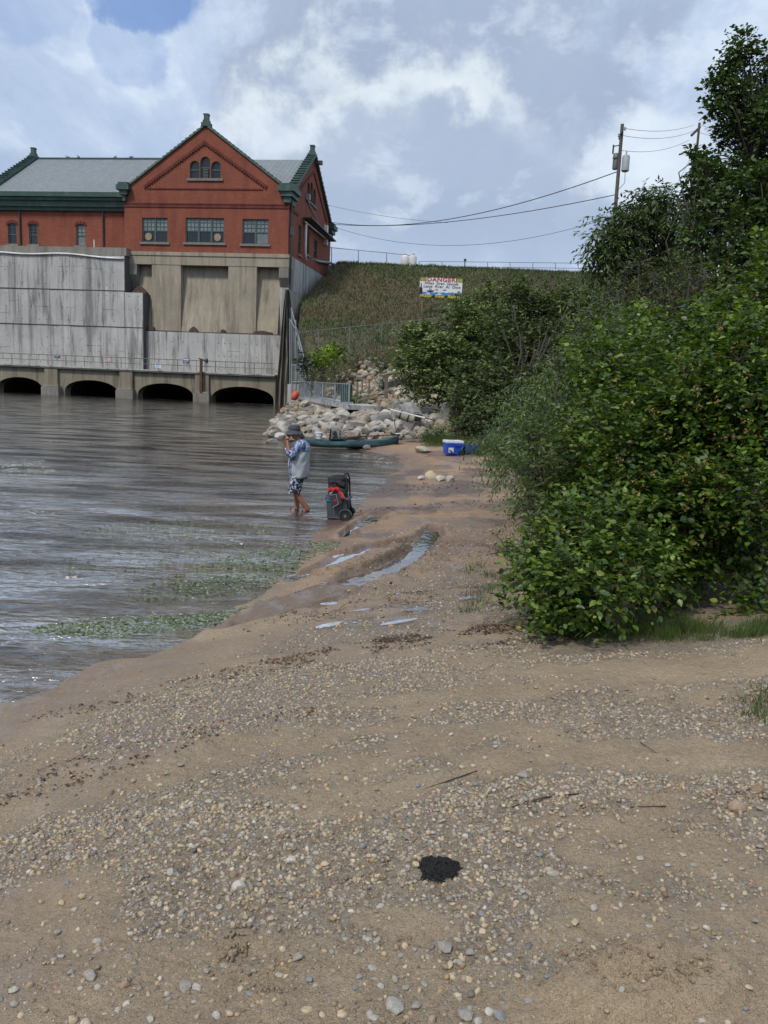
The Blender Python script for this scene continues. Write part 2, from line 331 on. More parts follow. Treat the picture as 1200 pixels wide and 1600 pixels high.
def m_water():
    t = NT('river_water'); v = t.map('geo')
    def w(sc, s, det=3, rot=.26, dist=.4, rough=.55): return t.noise(t.map('geo', s, (0, 0, rot)), sc, det, rough, dist)
    sy = t.N.new('ShaderNodeSeparateXYZ'); t.L.new(t.geo.outputs['Position'], sy.inputs[0]); farf = t.ss(sy.outputs[1], 11, 26, 1., .28)
    gust = t.math('MULTIPLY', t.ss(t.noise(t.map('geo', (.25, .6, 1), (0, 0, .5)), 1.1, 4, .6), .38, .62, .2, 1.), farf)
    a = t.bump(t.math('MULTIPLY', w(1.0, (.5, 1.3, 1), 4), farf), .9, .22); b = t.bump(t.math('MULTIPLY', w(3.0, (.75, 1.5, 1), 4, .35, .9), gust), 1., .16, a)
    c = t.bump(t.math('MULTIPLY', w(11., (.55, 1.4, 1), 3, .1, .2, .6), gust), .8, .030, b); nrm = c
    tr = t.N.new('ShaderNodeBsdfTransparent'); tr.inputs[0].default_value = (.93, .92, .88, 1)
    gl = t.N.new('ShaderNodeBsdfGlossy'); gl.inputs['Roughness'].default_value = .14; t.L.new(nrm, gl.inputs['Normal']); gl.inputs['Color'].default_value = (1, .985, .95, 1)
    fr = t.N.new('ShaderNodeFresnel'); fr.inputs[0].default_value = 1.38; t.L.new(nrm, fr.inputs['Normal'])
    mx = t.N.new('ShaderNodeMixShader'); t.L.new(t.math('MULTIPLY', fr.outputs[0], t.math('MULTIPLY', t.ss(t.noise(t.map('geo', (.22, .8, 1), (0, 0, .35)), 1.6, 5, .62), .42, .60, 1.2, 3.8), t.ss(sy.outputs[1], 8, 24, 1.6, .5)), True), mx.inputs[0]); t.L.new(tr.outputs[0], mx.inputs[1]); t.L.new(gl.outputs[0], mx.inputs[2])
    out = t.N['Material Output']; t.L.new(mx.outputs[0], out.inputs[0])
    ab = t.N.new('ShaderNodeVolumeAbsorption'); ab.inputs[0].default_value = (.46, .42, .28, 1); ab.inputs[1].default_value = 1.6; t.L.new(ab.outputs[0], out.inputs['Volume'])
    t.N.remove(t.b); return t.m
MT['water'] = m_water()
# ------------------------------------------------------------------ terrain
SH = [G(x, y)[:2] for x, y in [(0,1110),(100,1080),(200,1040),(280,1005),(340,978),(385,948),(440,918),(478,878),(500,835),(556,798),(575,775),(600,755),(635,735),(625,715),(560,702),(480,694),(410,682),(430,662),(470,648)]]
SH = [np.array(q) for q in [(-9., -40.), (-5.2, -6.), (-3.9, 1.), (-3.2, 4.)]]+SH+[np.array(q) for q in [(-6.6, 61.), (-8.2, 72.), (-9.7, 79.5), (-10.2, 82.), (-8., 99.), (-9., 110), (-300., 118.), (-1800., 130.)]]
POLY = np.array(SH+[np.array(q) for q in [(-1800., 2500.), (2500., 2500.), (2500., -2500.), (-1800., -2500), (-60., -60.)]])
def shore_d(X, Y):
    """signed distance to the waterline, land positive"""
    X = np.asarray(X, float); Y = np.asarray(Y, float); best = np.full(X.shape, 1e9); ins = np.zeros(X.shape, bool); n = len(POLY)
    for i in range(n):
        a = POLY[i]; b = POLY[(i+1) % n]; e = b-a; w0 = X-a[0]; w1 = Y-a[1]
        if i < len(SH)-1:
            t = np.clip((w0*e[0]+w1*e[1])/(e@e), 0, 1); best = np.minimum(best, np.hypot(w0-t*e[0], w1-t*e[1]))
        if a[1] != b[1]:
            c = (a[1] > Y) != (b[1] > Y); ins ^= c & (X < (b[0]-a[0])*(Y-a[1])/(b[1]-a[1])+a[0])
    return np.where(ins, best, -best)
# puddles: pixel centre, level guess, half sizes (m), angle
def blobw(x, y, z, a, b, ang, lvl=None): q = G(x, y, z); return (q[0], q[1], a, b, ang, z if lvl is None else lvl)
PUD = [blobw(500+270*random.random(), 925+80*random.random(), .21, .04+.10*random.random(), .012+.022*random.random(), .3+.5*random.random()) for _ in range(16)]
def prof(x, y):
    d = max(0., float(shore_d(np.array([x]), np.array([y]))[0])); zm = np.interp(y, [0, 4, 7, 9, 12, 20, 30], [.92, .85, .62, .36, .24, .24, .40]); ls = np.interp(y, [0, 6, 9, 14, 28], [2.9, 2.5, 2.2, 2.0, 2.2]); return float(zm*(1-math.exp(-(d/ls)**1.15)))
PUD = [(a_[0], a_[1], a_[2], a_[3], a_[4], prof(a_[0], a_[1])-.004) for a_ in PUD]
CHN = []      # shallow rivulets: world x, y, half width, level
for pts in ([(352, 985, .10, .03), (385, 972, .15, .05), (430, 958, .19, .075), (480, 942, .20, .10), (533, 922, .20, .12), (552, 908, .20, .125), (600, 893, .20, .13), (640, 872, .15, .14), (658, 855, .17, .145), (672, 840, .16, .15), (678, 826, .10, .155)],
            [(455, 905, .08, .04), (505, 893, .13, .06), (545, 873, .17, .075), (590, 856, .14, .085), (640, 846, .05, .095)],
            [(535, 838, .05, .045), (565, 822, .11, .055), (592, 806, .13, .06)]):
    c_ = []
    for x, y, w, l in pts:
        for _ in range(6): q_ = G(x, y, l); l = .5*l+.5*prof(q_[0], q_[1])
        c_.append((q_[0], q_[1], w*.85, max(.006, prof(q_[0], q_[1])-.012)))
    CHN.append(c_)
def chan(X, Y):
    """(distance / half width, level) to the nearest rivulet"""
    best = np.full(X.shape, 9.); lev = np.zeros(X.shape)
    for C_ in CHN:
        for (x0, y0, w0, l0), (x1, y1, w1, l1) in zip(C_[:-1], C_[1:]):
            ex, ey = x1-x0, y1-y0; t = np.clip(((X-x0)*ex+(Y-y0)*ey)/(ex*ex+ey*ey), 0, 1); q = np.hypot(X-x0-t*ex, Y-y0-t*ey)/(w0+(w1-w0)*t); k = q < best; best = np.where(k, q, best); lev = np.where(k, l0+(l1-l0)*t, lev)
    return best, lev
PA = G(468, 619, 1.25)[:2]; PB = G(545, 633, 1.25)[:2]
def plat_st(X, Y):
    e = PB-PA; L = np.hypot(*e); e = e/L; nx, ny = -e[1], e[0]
    if nx < 0: nx, ny = -nx, -ny
    return (X-PA[0])*nx+(Y-PA[1])*ny, ((X-PA[0])*e[0]+(Y-PA[1])*e[1])/L
def height(X, Y):
    X = np.asarray(X, float); Y = np.asarray(Y, float); d = shore_d(X, Y)
    zm = np.interp(Y, [0, 4, 7, 9, 12, 20, 30, 36, 44, 58], [.92, .85, .62, .36, .24, .24, .40, .75, 1.1, 2.6])
    ls = np.interp(Y, [0, 6, 9, 14, 28, 34, 60], [2.9, 2.5, 2.2, 2.0, 2.2, 2.0, 1.5])
    dd = np.maximum(d, 0); z = zm*(1-np.exp(-(dd/ls)**1.15))
    hz = np.interp(Y, [0, 40, 50, 58, 66, 81, 97.5, 100, 110, 130, 2500], [0, 0, 1.2, 3.0, 5.2, 9.6, 16.3, 16.6, 16.6, 13, 12])
    z = np.where(Y > 40, np.maximum(z, np.minimum(hz, np.interp(Y, [50, 66], [3, 12])*dd)), z)
    ps, pt = plat_st(X, Y); inp = sst(pt, -.35, -.05)*sst(pt, 1.3, 1.03); lim = np.where(ps > 0, .75+1.1*np.maximum(ps-2.0, 0), .30+.40*np.abs(ps)); z = z*(1-inp)+np.minimum(z, lim)*inp
    bank = np.clip(X-(1.6+.12*Y), 0, 60)*np.interp(Y, [0, 4, 12, 40, 70], [.0, .12, .16, .16, 0]); z = z+np.minimum(bank, 2.5)
    z = z+np.interp(Y, [0, 12, 40], [1, .6, 1])*sst(dd, .1, 1.5)*((fbm(X*.9, Y*.9, 4, 5)-.5)*.10+(fbm(X*5, Y*5, 4, 9)-.5)*.055+(fbm(X*17, Y*17, 3, 31)-.5)*.030*(Y < 12))
    wz = -(.05*-np.minimum(d, 0)+.013*np.minimum(d, 0)**2); wz = np.maximum(wz, -2.6)+(fbm(X*1.3, Y*1.3, 3, 4)-.5)*.05
    z = np.where(d < 0, wz+.02*0, z)
    z = np.where((d < 0) & (Y > 60) & (X < -6), np.minimum(z, -1.5), z)
    if X.size > 0 and np.any((Y > 6.5) & (Y < 18) & (X > -3) & (X < 2)):
        q, lv = chan(X, Y); q = q+(fbm(X*6, Y*6, 4, 70)-.5)*1.1; k = sst(q, 1.9, 1.2)*(Y < 20)
        z = z+.065*sst(q, 4.6, 1.95)*(Y < 20)*(d > .05)*(fbm(X*2, Y*2, 2, 6) > .40); z = z*(1-k)+(lv-.035+.035*np.clip(q, 0, 1.3))*k
    for (cx, cy, a, b, an, lv) in PUD:
        if lv >= 1: continue
        ca, sa = math.cos(an), math.sin(an); u = ((X-cx)*ca+(Y-cy)*sa)/a; w = (-(X-cx)*sa+(Y-cy)*ca)/b
        rr = u*u+w*w+(fbm(X*7, Y*7, 4, 77)-.5)*2.6
        near = rr < 6; tgt = lv-.03+.03*np.minimum(rr, 1.6)+.0*rr
        k = sst(rr, 2.6, 1.0); z = np.where(near & (d > 0), z*(1-k)+tgt*k, z)
    for (px, py, ht, a, b, an) in [(470, 925, .06, 1.0, .22, .95), (560, 870, .05, 1.2, .28, 1.0), (1050, 1195, .04, .8, .25, .1), (1010, 1500, .05, .3, .16, .2), (372, 1374, .028, .06, .03, .4), (400, 1400, -.022, .07, .04, .3), (440, 1385, -.02, .06, .03, .2), (300, 1555, -.03, .05, .03, .2), (340, 1545, .025, .07, .03, .2), (310, 1520, .02, .08, .03, .3), (405, 1443, -.02, .09, .02, .1), (520, 1560, -.02, .07, .03, .3), (1000, 1478, .035, .12, .05, .2), (590, 1275, .02, .06, .05, .8), (1050, 1040, .05, .9, .3, .1)]:
        q = G(px, py, .2 if py < 1000 else .8); ca, sa = math.cos(an), math.sin(an); u = ((X-q[0])*ca+(Y-q[1])*sa)/a; w = (-(X-q[0])*sa+(Y-q[1])*ca)/b
        rr = np.sqrt(u*u+w*w)+(fbm(X*8, Y*8, 3, 55)-.5)*.5; z = z+ht*sst(rr, 1.15, .85)*(d > 0)
    return z
def H(x, y): return float(height(np.array([x]), np.array([y]))[0])
_T = np.concatenate([np.geomspace(1.3, 12, 260), np.geomspace(12.05, 130, 520)])
def gp(px, py, z0=.6, off=0.):
    """the point of the ground (or water) seen at a pixel"""
    d = ray(px, py); d = d/d[1]; Q = CAM+_T[:, None]*d; h = np.maximum(height(Q[:, 0], Q[:, 1]), 0.0); hit = np.nonzero(Q[:, 2] < h)[0]
    i = hit[0] if len(hit) else len(_T)-1; j = max(i-1, 0); a = Q[j, 2]-h[j]; b = Q[i, 2]-h[i]; t = a/(a-b) if a > b else 0
    q = Q[j]+(Q[i]-Q[j])*t; return Vector((q[0], q[1], H(q[0], q[1])+off))
def sandmask(X, Y):
    """1 = bare sand, 0 = gravel"""
    s = sst(fbm(X*1.1+4, Y*2.0, 4, 21)+.25*(fbm(X*6, Y*6, 3, 8)-.5), .55, .64)*.85
    for (px, py, a, b, an, amt) in [(1040, 1188, .95, .22, .05, 1.), (1060, 1035, 1.3, .38, 0.05, 1.), (800, 1055, 1.1, .16, .0, .8), (180, 1480, .9, .24, .1, .75), (250, 1400, .75, .16, .0, .7), (540, 1480, .4, .25, .1, .6), (1000, 1520, .50, .22, .2, 1.), (960, 1390, .32, .10, .2, .7), (1150, 1460, .3, .1, .1, .8), (620, 1350, .16, .08, 0, .8), (660, 1365, .16, .08, 0, .8), (60, 1280, .3, .3, .4, .8), (250, 1130, 1.2, .28, .45, .8), (420, 1560, .5, .1, .0, .6)]:
        q = G(px, py, .85 if py > 1250 else .7); ca, sa = math.cos(an), math.sin(an); u = ((X-q[0])*ca+(Y-q[1])*sa)/a; w = (-(X-q[0])*sa+(Y-q[1])*ca)/b
        rr = np.sqrt(u*u+w*w)+(fbm(X*5, Y*5, 3, 13)-.5)*.9; s = np.maximum(s, amt*sst(rr, 1.2, .75))
    d = shore_d(X, Y); s = np.maximum(s, sst(d, 1.3, .7)*.93)
    s = np.maximum(s, sst(Y, 9, 12)*sst(fbm(X*1.6, Y*1.2, 3, 3), .42, .56))
    return np.clip(s, 0, 1)
def build_ground():
    def axis(segs):
        out = []
        for a, b, st in segs: out += list(np.arange(a, b, st))
        return out
    far = [12*1.18**i for i in range(1, 33)]
    xs = [-24-q for q in reversed(far)]+axis([(-24, -9, .6), (-9, -4, .2), (-4, 4.2, .035), (4.2, 9, .15), (9, 26, .6)])+[26+q-12 for q in far]
    ys = [-q for q in reversed(far[2:])]+axis([(-14, 1., .6), (1., 8.5, .035), (8.5, 15, .06), (15, 32, .14), (32, 62, .4), (62, 112, .8)])+[112+q-12 for q in far]
    xs = np.array(xs); ys = np.array(ys); X, Y = np.meshgrid(xs, ys); Z = height(X, Y); d = shore_d(X, Y); S = sandmask(X, Y)
    V = np.stack([X, Y, Z], -1).reshape(-1, 3); nx, ny = len(xs), len(ys); I = np.arange(nx*ny).reshape(ny, nx)
    Q = np.stack([I[:-1, :-1], I[:-1, 1:], I[1:, 1:], I[1:, :-1]], -1).reshape(-1, 4)
    sand = np.array([.44, .335, .22]); grav = np.array([.33, .265, .185]); far_s = np.array([.40, .27, .17])
    c = sand*S[..., None]+grav*(1-S[..., None])
    f = sst(Y, 7, 12)[..., None]; c = c*(1-f)+far_s*f
    org = (sst(fbm(X*1.2, Y*.8, 4, 61), .52, .62)*sst(Y, 9, 14)*.8)[..., None]; c = c*(1-org)+np.array([.16, .10, .085])*org
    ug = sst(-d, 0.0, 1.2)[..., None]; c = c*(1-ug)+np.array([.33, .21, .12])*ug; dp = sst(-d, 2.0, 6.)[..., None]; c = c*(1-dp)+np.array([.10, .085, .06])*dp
    rr = (sst(Y, 30.5, 33)*sst(d, -.5, .3))[..., None]; c = c*(1-rr)+np.array([.13, .115, .09])*rr
    hl = sst(Y, 56, 60)[..., None]; hb = fbm(X*.16, Y*.16, 5, 44)[..., None]; hill = np.array([.12, .10, .06])*(1-hb)+np.array([.07, .082, .036])*hb; c = c*(1-hl)+hill*hl
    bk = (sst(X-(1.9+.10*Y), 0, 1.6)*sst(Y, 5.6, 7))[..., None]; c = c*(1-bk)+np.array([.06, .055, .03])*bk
    wet = np.maximum(sst(d, 1.5, .2), .0)*.9
    wb = sst(fbm(X*1.3+9, Y*1.1, 4, 91), .40, .55)*sst(Y, 5.5, 8.0)*sst(Y, 30, 24)*sst(d, 0, .3); wet = np.maximum(wet, wb*.85)
    wet = np.maximum(wet, sst(np.abs((d-1.9)+(fbm(X*.9, Y*.9, 3, 99)-.5)*1.4), .5, .1)*sst(Y, 9, 6)*.55)
    for (cx, cy, a, b, an, lv) in PUD:
        u = np.hypot(X-cx, Y-cy); wet = np.maximum(wet, sst(u, a*3.5, a*.9)*.9*(d > 0))
    cq, _ = chan(X, Y); wet = np.maximum(wet*(1-.55*sst(cq, 6, 3)), sst(cq, 2.6, 1.4)*.9); dk = sst(cq, 2.2, 1.3)[..., None]*.25; c = c*(1-dk)
    wet = wet*(Y < 60); sd2 = np.maximum(S, sst(Y, 30, 40))
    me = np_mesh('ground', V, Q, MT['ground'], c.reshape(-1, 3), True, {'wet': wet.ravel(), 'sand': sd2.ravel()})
    link('ground', me, kind='structure', label='tan sand and gravel river beach rising to a brown grassy embankment')
build_ground()
def build_water():
    mb = MB(); mb.box((-1500, -600, -6), (60, 84.5, 0)); mb.box((-1500, 84.4, -6), (-50, 116, 0)); o = mb.build('river_water', MT['water'], kind='structure', label='dark rippled river water below the dam'); o.data.materials[0] = MT['water']
    t = MT['water'].copy(); 
    m = simple('puddle_still', (.1, .07, .05)); bpy.data.materials.remove(m)
    pw = bpy.data.materials.new('puddle_water'); pw.use_nodes = True; N = pw.node_tree.nodes; L = pw.node_tree.links; N.remove(N['Principled BSDF'])
    tr = N.new('ShaderNodeBsdfTransparent'); tr.inputs[0].default_value = (.82, .76, .66, 1); gl = N.new('ShaderNodeBsdfGlossy'); gl.inputs['Roughness'].default_value = .03
    fr = N.new('ShaderNodeFresnel'); fr.inputs[0].default_value = 1.33; ge = N.new('ShaderNodeNewGeometry'); ns = N.new('ShaderNodeTexNoise'); ns.inputs['Scale'].default_value = 9; L.new(ge.outputs['Position'], ns.inputs['Vector'])
    bp = N.new('ShaderNodeBump'); bp.inputs['Strength'].default_value = .2; bp.inputs['Distance'].default_value = .01; L.new(ns.outputs[0], bp.inputs['Height']); L.new(bp.outputs[0], gl.inputs['Normal']); L.new(bp.outputs[0], fr.inputs['Normal'])
    mx = N.new('ShaderNodeMixShader'); mm = N.new('ShaderNodeMath'); mm.operation = 'MULTIPLY'; mm.use_clamp = True; mm.inputs[1].default_value = 2.4; L.new(fr.outputs[0], mm.inputs[0]); L.new(mm.outputs[0], mx.inputs[0]); L.new(tr.outputs[0], mx.inputs[1]); L.new(gl.outputs[0], mx.inputs[2]); L.new(mx.outputs[0], N['Material Output'].inputs[0])
    bpy.data.materials.remove(t)
    for C_ in CHN:
        L_ = []; R_ = []
        for j, (x, y, w, l) in enumerate(C_):
            a = C_[max(j-1, 0)]; b = C_[min(j+1, len(C_)-1)]; dx, dy = b[0]-a[0], b[1]-a[1]; h = math.hypot(dx, dy); w = w*2.0; L_.append((x-dy/h*w, y+dx/h*w, l)); R_.append((x+dy/h*w, y-dx/h*w, l))
        mb = MB(); mb.add(L_+R_, [(j, j+1, j+1+len(C_), j+len(C_)) for j in range(len(C_)-1)]); mb.build('rivulet', pw, kind='structure')
    for i, (cx, cy, a, b, an, lv) in enumerate(PUD):
        n = 40; ca, sa = math.cos(an), math.sin(an); vs = []
        for k in range(n):
            q = 2*math.pi*k/n; u = a*1.6*math.cos(q); w = b*1.6*math.sin(q); vs.append((cx+u*ca-w*sa, cy+u*sa+w*ca, lv-.004+i*.0008))
        mb = MB(); mb.add(vs, [tuple(range(n))]); mb.build('puddle', pw, kind='structure')
build_water()

# ------------------------------------------------------------------ scattering: pebbles
def ico(sub=1):
    bm = bmesh.new(); bmesh.ops.create_icosphere(bm, subdivisions=sub, radius=1); bm.verts.ensure_lookup_table()
    V = np.array([v.co[:] for v in bm.verts]); Fc = np.array([[v.index for v in f.verts] for f in bm.faces]); bm.free(); return V, Fc
def rand_rot(n, tilt=.35):
    a = rng.uniform(0, 2*np.pi, n); tx = rng.normal(0, tilt, n); ty = rng.normal(0, tilt, n)
    ca, sa = np.cos(a), np.sin(a); Rz = np.zeros((n, 3, 3)); Rz[:, 0, 0] = ca; Rz[:, 0, 1] = -sa; Rz[:, 1, 0] = sa; Rz[:, 1, 1] = ca; Rz[:, 2, 2] = 1
    Rx = np.zeros((n, 3, 3)); Rx[:, 0, 0] = 1; Rx[:, 1, 1] = np.cos(tx); Rx[:, 1, 2] = -np.sin(tx); Rx[:, 2, 1] = np.sin(tx); Rx[:, 2, 2] = np.cos(tx)
    Ry = np.zeros((n, 3, 3)); Ry[:, 1, 1] = 1; Ry[:, 0, 0] = np.cos(ty); Ry[:, 0, 2] = np.sin(ty); Ry[:, 2, 0] = -np.sin(ty); Ry[:, 2, 2] = np.cos(ty)
    return Rx @ Ry @ Rz
PAL = np.array([(.46,.36,.23),(.42,.34,.23),(.30,.275,.24),(.38,.355,.31),(.50,.465,.40),(.25,.17,.11),(.215,.22,.225),(.46,.32,.15),(.34,.25,.17),(.50,.40,.27),(.14,.13,.12),(.34,.18,.10)])
PW = np.array([.17,.15,.14,.14,.06,.07,.06,.05,.08,.08,.02,.01]); PW = PW/PW.sum()
def stones(pos, size, sub, jit=.16, tilt=.35, flat=(.42, .75), mats=None):
    n = len(pos); V, Fc = ico(sub); Rm = rand_rot(n, tilt)
    sc = np.stack([size*rng.uniform(.85, 1.35, n), size*rng.uniform(.65, 1.0, n), size*rng.uniform(*flat, n)], -1)
    W = V[None]*(1+rng.normal(0, jit, (n, len(V), 1))*.6)*sc[:, None, :]; W = np.einsum('nij,nkj->nki', Rm, W)+pos[:, None, :]
    ci = rng.choice(len(PAL), n, p=PW); c = (PAL[ci]*.80+np.array([.40, .32, .22])*.20)*rng.uniform(.6, 1.2, (n, 1)); c = np.repeat(c[:, None, :], len(V), 1)
    Fa = (Fc[None]+(np.arange(n)*len(V))[:, None, None]).reshape(-1, Fc.shape[1]); return W.reshape(-1, 3), Fa, c.reshape(-1, 3)
def in_view(X, Y, m=.2): return (np.abs(X) < (.50*Y+m+.05)) & (Y > 1.35)
def gravel(name, n, y0, y1, s0, s1, sub, dens, label, jit=.16):
    Y = np.sqrt(rng.uniform(y0*y0, y1*y1, n)); X = rng.uniform(-1, 1, n)*(.50*Y+.35); S = sandmask(X, Y); d = shore_d(X, Y)
    keep = rng.uniform(0, 1, n) < np.maximum(dens*(1-S)**1.3, .035); keep &= d > .05; keep &= ~((X > 1.15+.17*(Y-5)) & (Y > 5.6))
    bp = COAL; keep &= np.hypot((X-bp.x)/.085, (Y-bp.y)/.10) > 1.0
    X, Y, S = X[keep], Y[keep], S[keep]; size = s0*(s1/s0)**(rng.uniform(0, 1, len(X))**1.7); Z = height(X, Y)+size*rng.uniform(-.25, .28, len(X))-.001
    V, Fa, c = stones(np.stack([X, Y, Z], -1), size, sub, jit, .4)
    me = np_mesh(name, V, Fa, MT['pebble'], c, True); link(name, me, kind='stuff', label=label); return len(X)
COAL = gp(685, 1358, .85)
n1 = gravel('gravel', 38000, 1.4, 3.4, .0034, .0150, 2 if False else 1, .9, 'loose mixed pebbles lying on the near beach')
n2 = gravel('gravel', 50000, 3.2, 6.0, .005, .016, 1, .85, 'loose mixed pebbles across the middle of the beach')
n3 = gravel('gravel', 46000, 5.5, 13, .006, .02, 1, .75, 'small pebbles scattered on the wet sand')
# larger stones that can be picked out one by one
def stone_variants(n, sub, jit, name, mat, cols):
    out = []
    for i in range(n):
        V, Fc = ico(sub); W = V.copy(); o = rng.uniform(0, 50, 3)
        nz = np.array([fbm(np.array([v[0]*1.3+o[0]]), np.array([v[1]*1.3+v[2]*1.7+o[1]]), 3, 5)[0] for v in V]); W = W*(1+(nz[:, None]-.5)*jit)
        for _ in range(11 if 'rock' in name else 5):      # chipped facets
            d = rng.normal(0, 1, 3); d /= np.linalg.norm(d); t = W @ d; cut = rng.uniform(.5, .82); ov = np.maximum(t-cut, 0); W = W-ov[:, None]*d*.85
        c = np.array(cols[i % len(cols)]); me = np_mesh(name, W, Fc, mat, np.repeat(c[None], len(V), 0), True); me.set_sharp_from_angle(angle=math.radians(28)); out.append(me)
    return out
PV = stone_variants(12, 2, .5, 'stone', MT['pebble'], [tuple(p) for p in PAL[[0, 1, 2, 3, 4, 5, 6, 7, 8, 9, 3, 2]]])
CN = ['tan', 'pale brown', 'grey', 'light grey', 'whitish', 'dark brown', 'blue grey', 'ochre', 'brown', 'cream', 'light grey', 'grey']
def proj(p):
    d = np.array(p)-CAM; k = d@Fv; return 600+FPX*(d@Rv)/k, 800-FPX*(d@Uv)/k
def zone(px, py):
    row = 'upper gravel' if py < 1250 else ('gravel level with the long twig' if py < 1330 else ('ground level with the charcoal patch' if py < 1420 else ('sand below the charcoal patch' if py < 1510 else 'sand along the bottom edge')))
    col = 'far left' if px < 180 else ('left' if px < 360 else ('left of centre' if px < 560 else ('middle' if px < 740 else ('right of centre' if px < 920 else ('right' if px < 1080 else 'far right')))))
    return col+' of the '+row
def put_stone(px, py, rpx, mi, label, group=None, flat=.6, cat='stone', name='stone'):
    q = gp(px, py, .85); Yd = q.y; s = rpx/FPX*math.hypot(Yd, CAMZ-q.z); o = link(name, PV[mi]); o.scale = (s*1.15, s*.9, s*flat); o.rotation_euler = (random.uniform(-.2, .2), random.uniform(-.2, .2), random.uniform(0, 6.3))
    o.location = (q.x, q.y, q.z+s*flat*.45); tag(o, label, cat, group); return o
put_stone(374, 1387, 11, 4, 'pale heart shaped stone on the sand beside a dug clump, lower left of centre', flat=.75)
put_stone(365, 1370, 8, 5, 'brown clump stone leaning behind the pale heart shaped stone')
put_stone(383, 1372, 6, 8, 'small brown stone right behind the pale heart shaped stone')
put_stone(693, 1483, 12, 2, 'dark grey angular stone below the black charcoal patch', flat=.75)
put_stone(616, 1574, 14, 3, 'large rounded grey stone at the bottom edge left of the blue grey one')
put_stone(726, 1588, 12, 2, 'rough grey stone at the bottom edge right of the big rounded one')
put_stone(781, 1590, 9, 6, 'flat blue grey stone at the bottom edge')
put_stone(1151, 1265, 13, 8, 'rounded brown stone in the gravel at the right edge', flat=.7)
put_stone(1182, 1236, 11, 5, 'dark stone at the end of the small sand ledge, right edge')
put_stone(864, 1365, 8, 3, 'round light grey stone between gravel and sand right of the charcoal')
put_stone(857, 1526, 6, 6, 'small bright blue grey pebble on brown sand, lower right', flat=.5)
put_stone(816, 1214, 10, 2, 'flat dark grey stone in the gravel above the long twig')
put_stone(289, 1543, 10, 2, 'grey stone half sunk beside the lower footprint')
put_stone(141, 1527, 10, 2, 'dark grey stone on bare sand, lower left')
put_stone(235, 1388, 6, 6, 'small dark blue stone on the left sand')
put_stone(465, 1498, 8, 2, 'angular grey stone right of the footprints')
put_stone(456, 1345, 8, 4, 'white stone on the sand left of the charcoal patch')
put_stone(650, 1352, 6, 0, 'tan stone touching the left edge of the charcoal patch')
put_stone(675, 747, 11, 9, 'pair stone of pale tan, smaller one left on the far sand', flat=.7, cat='rock', name='rock')
used = []
for k in range(230):
    for _ in range(90):
        px = random.uniform(10, 1190); py = 1170+430*random.random()**.8
        gq = G(px, py, .85)
        if random.random() > float((1-sandmask(np.array([gq[0]]), np.array([gq[1]])))[0])**1.5+.06: continue
        if math.hypot((px-685)/60, (py-1358)/42) > 1 and all(math.hypot(px-a, py-b) > 14 for a, b in used): break
    used.append((px, py)); mi = random.choice([0, 1, 2, 3, 3, 2, 4, 6, 10, 8, 9, 11, 0, 2]); r = random.uniform(3.6, 6.5)*(py/1400)**1.5
    put_stone(px, py, r, mi, CN[mi]+(' flat stone, ' if k % 2 else ' rounded stone, ')+zone(px, py), 'larger stones in the beach gravel', (random.uniform(.42, .55) if k % 2 else random.uniform(.62, .8)))

# clods of kicked up sand around the footprints
def clods():
    P_ = []; S_ = []
    for (px, py, rx, ry, n, s) in [(368, 1372, 26, 16, 60, .010), (420, 1400, 70, 26, 60, .006), (325, 1545, 50, 24, 90, .010), (310, 1515, 60, 16, 50, .006), (410, 1443, 60, 8, 40, .007), (235, 1500, 60, 30, 30, .005), (560, 1500, 80, 30, 40, .006), (1050, 1485, 90, 30, 130, .008), (930, 1460, 100, 16, 60, .006), (1080, 1560, 90, 20, 60, .006), (1120, 1210, 90, 5, 70, .008), (1100, 1083, 100, 4, 60, .008), (595, 1278, 26, 14, 50, .007), (640, 1380, 40, 10, 30, .006)]:
        for _ in range(n): q = G(px+random.gauss(0, rx*.5), py+random.gauss(0, ry*.5), .85); P_.append((q[0], q[1], 0)); S_.append(s*random.uniform(.35, 1.2))
    P_ = np.array(P_); S_ = np.array(S_); P_[:, 2] = height(P_[:, 0], P_[:, 1])+S_*.25; V, Fa, c = stones(P_, S_, 1, .45, 1., (.6, 1)); c = np.tile(np.array([[.25, .185, .12]]), (len(c), 1))*np.repeat(rng.uniform(.8, 1.2, len(P_)), 12)[:, None]
    link('sand_clods', np_mesh('sand_clods', V, Fa, MT['pebble'], c, True), kind='stuff', label='small clods of damp sand around footprints')
clods()
# charcoal patch
def charcoal():
    n = 2800; a = rng.uniform(0, 2*np.pi, n); r = np.sqrt(rng.uniform(0, 1, n)); r = np.where(rng.uniform(0, 1, n) < .06, rng.uniform(.9, 1.7, n), r); edge = 1+.10*np.sin(a*3+1)+.08*np.sin(a*7)+.06*np.sin(a*13+2)+rng.normal(0, .05, n)
    X = COAL.x+.075*r*edge*np.cos(a)*1.0; Y = COAL.y+.088*r*edge*np.sin(a); size = rng.uniform(.0015, .0042, n); Z = height(X, Y)+.016*(1-r*r)*(.6+.8*fbm(X*40, Y*40, 3, 2))+size*.4
    V, Fa, c = stones(np.stack([X, Y, Z], -1), size, 1, .3, 1.0, (.7, 1)); c = np.repeat(rng.choice([.002, .004, .012, .03], n, p=[.5, .35, .12, .03])[:, None], len(c)//n, 1).reshape(-1, 1)*np.ones(3)
    me = np_mesh('charcoal_patch', V, Fa, MT['pebble'], c, False)
    link('charcoal_patch', me, label='black patch of spilled charcoal grains on the pebbly beach', cat='charcoal', kind='stuff')
charcoal()
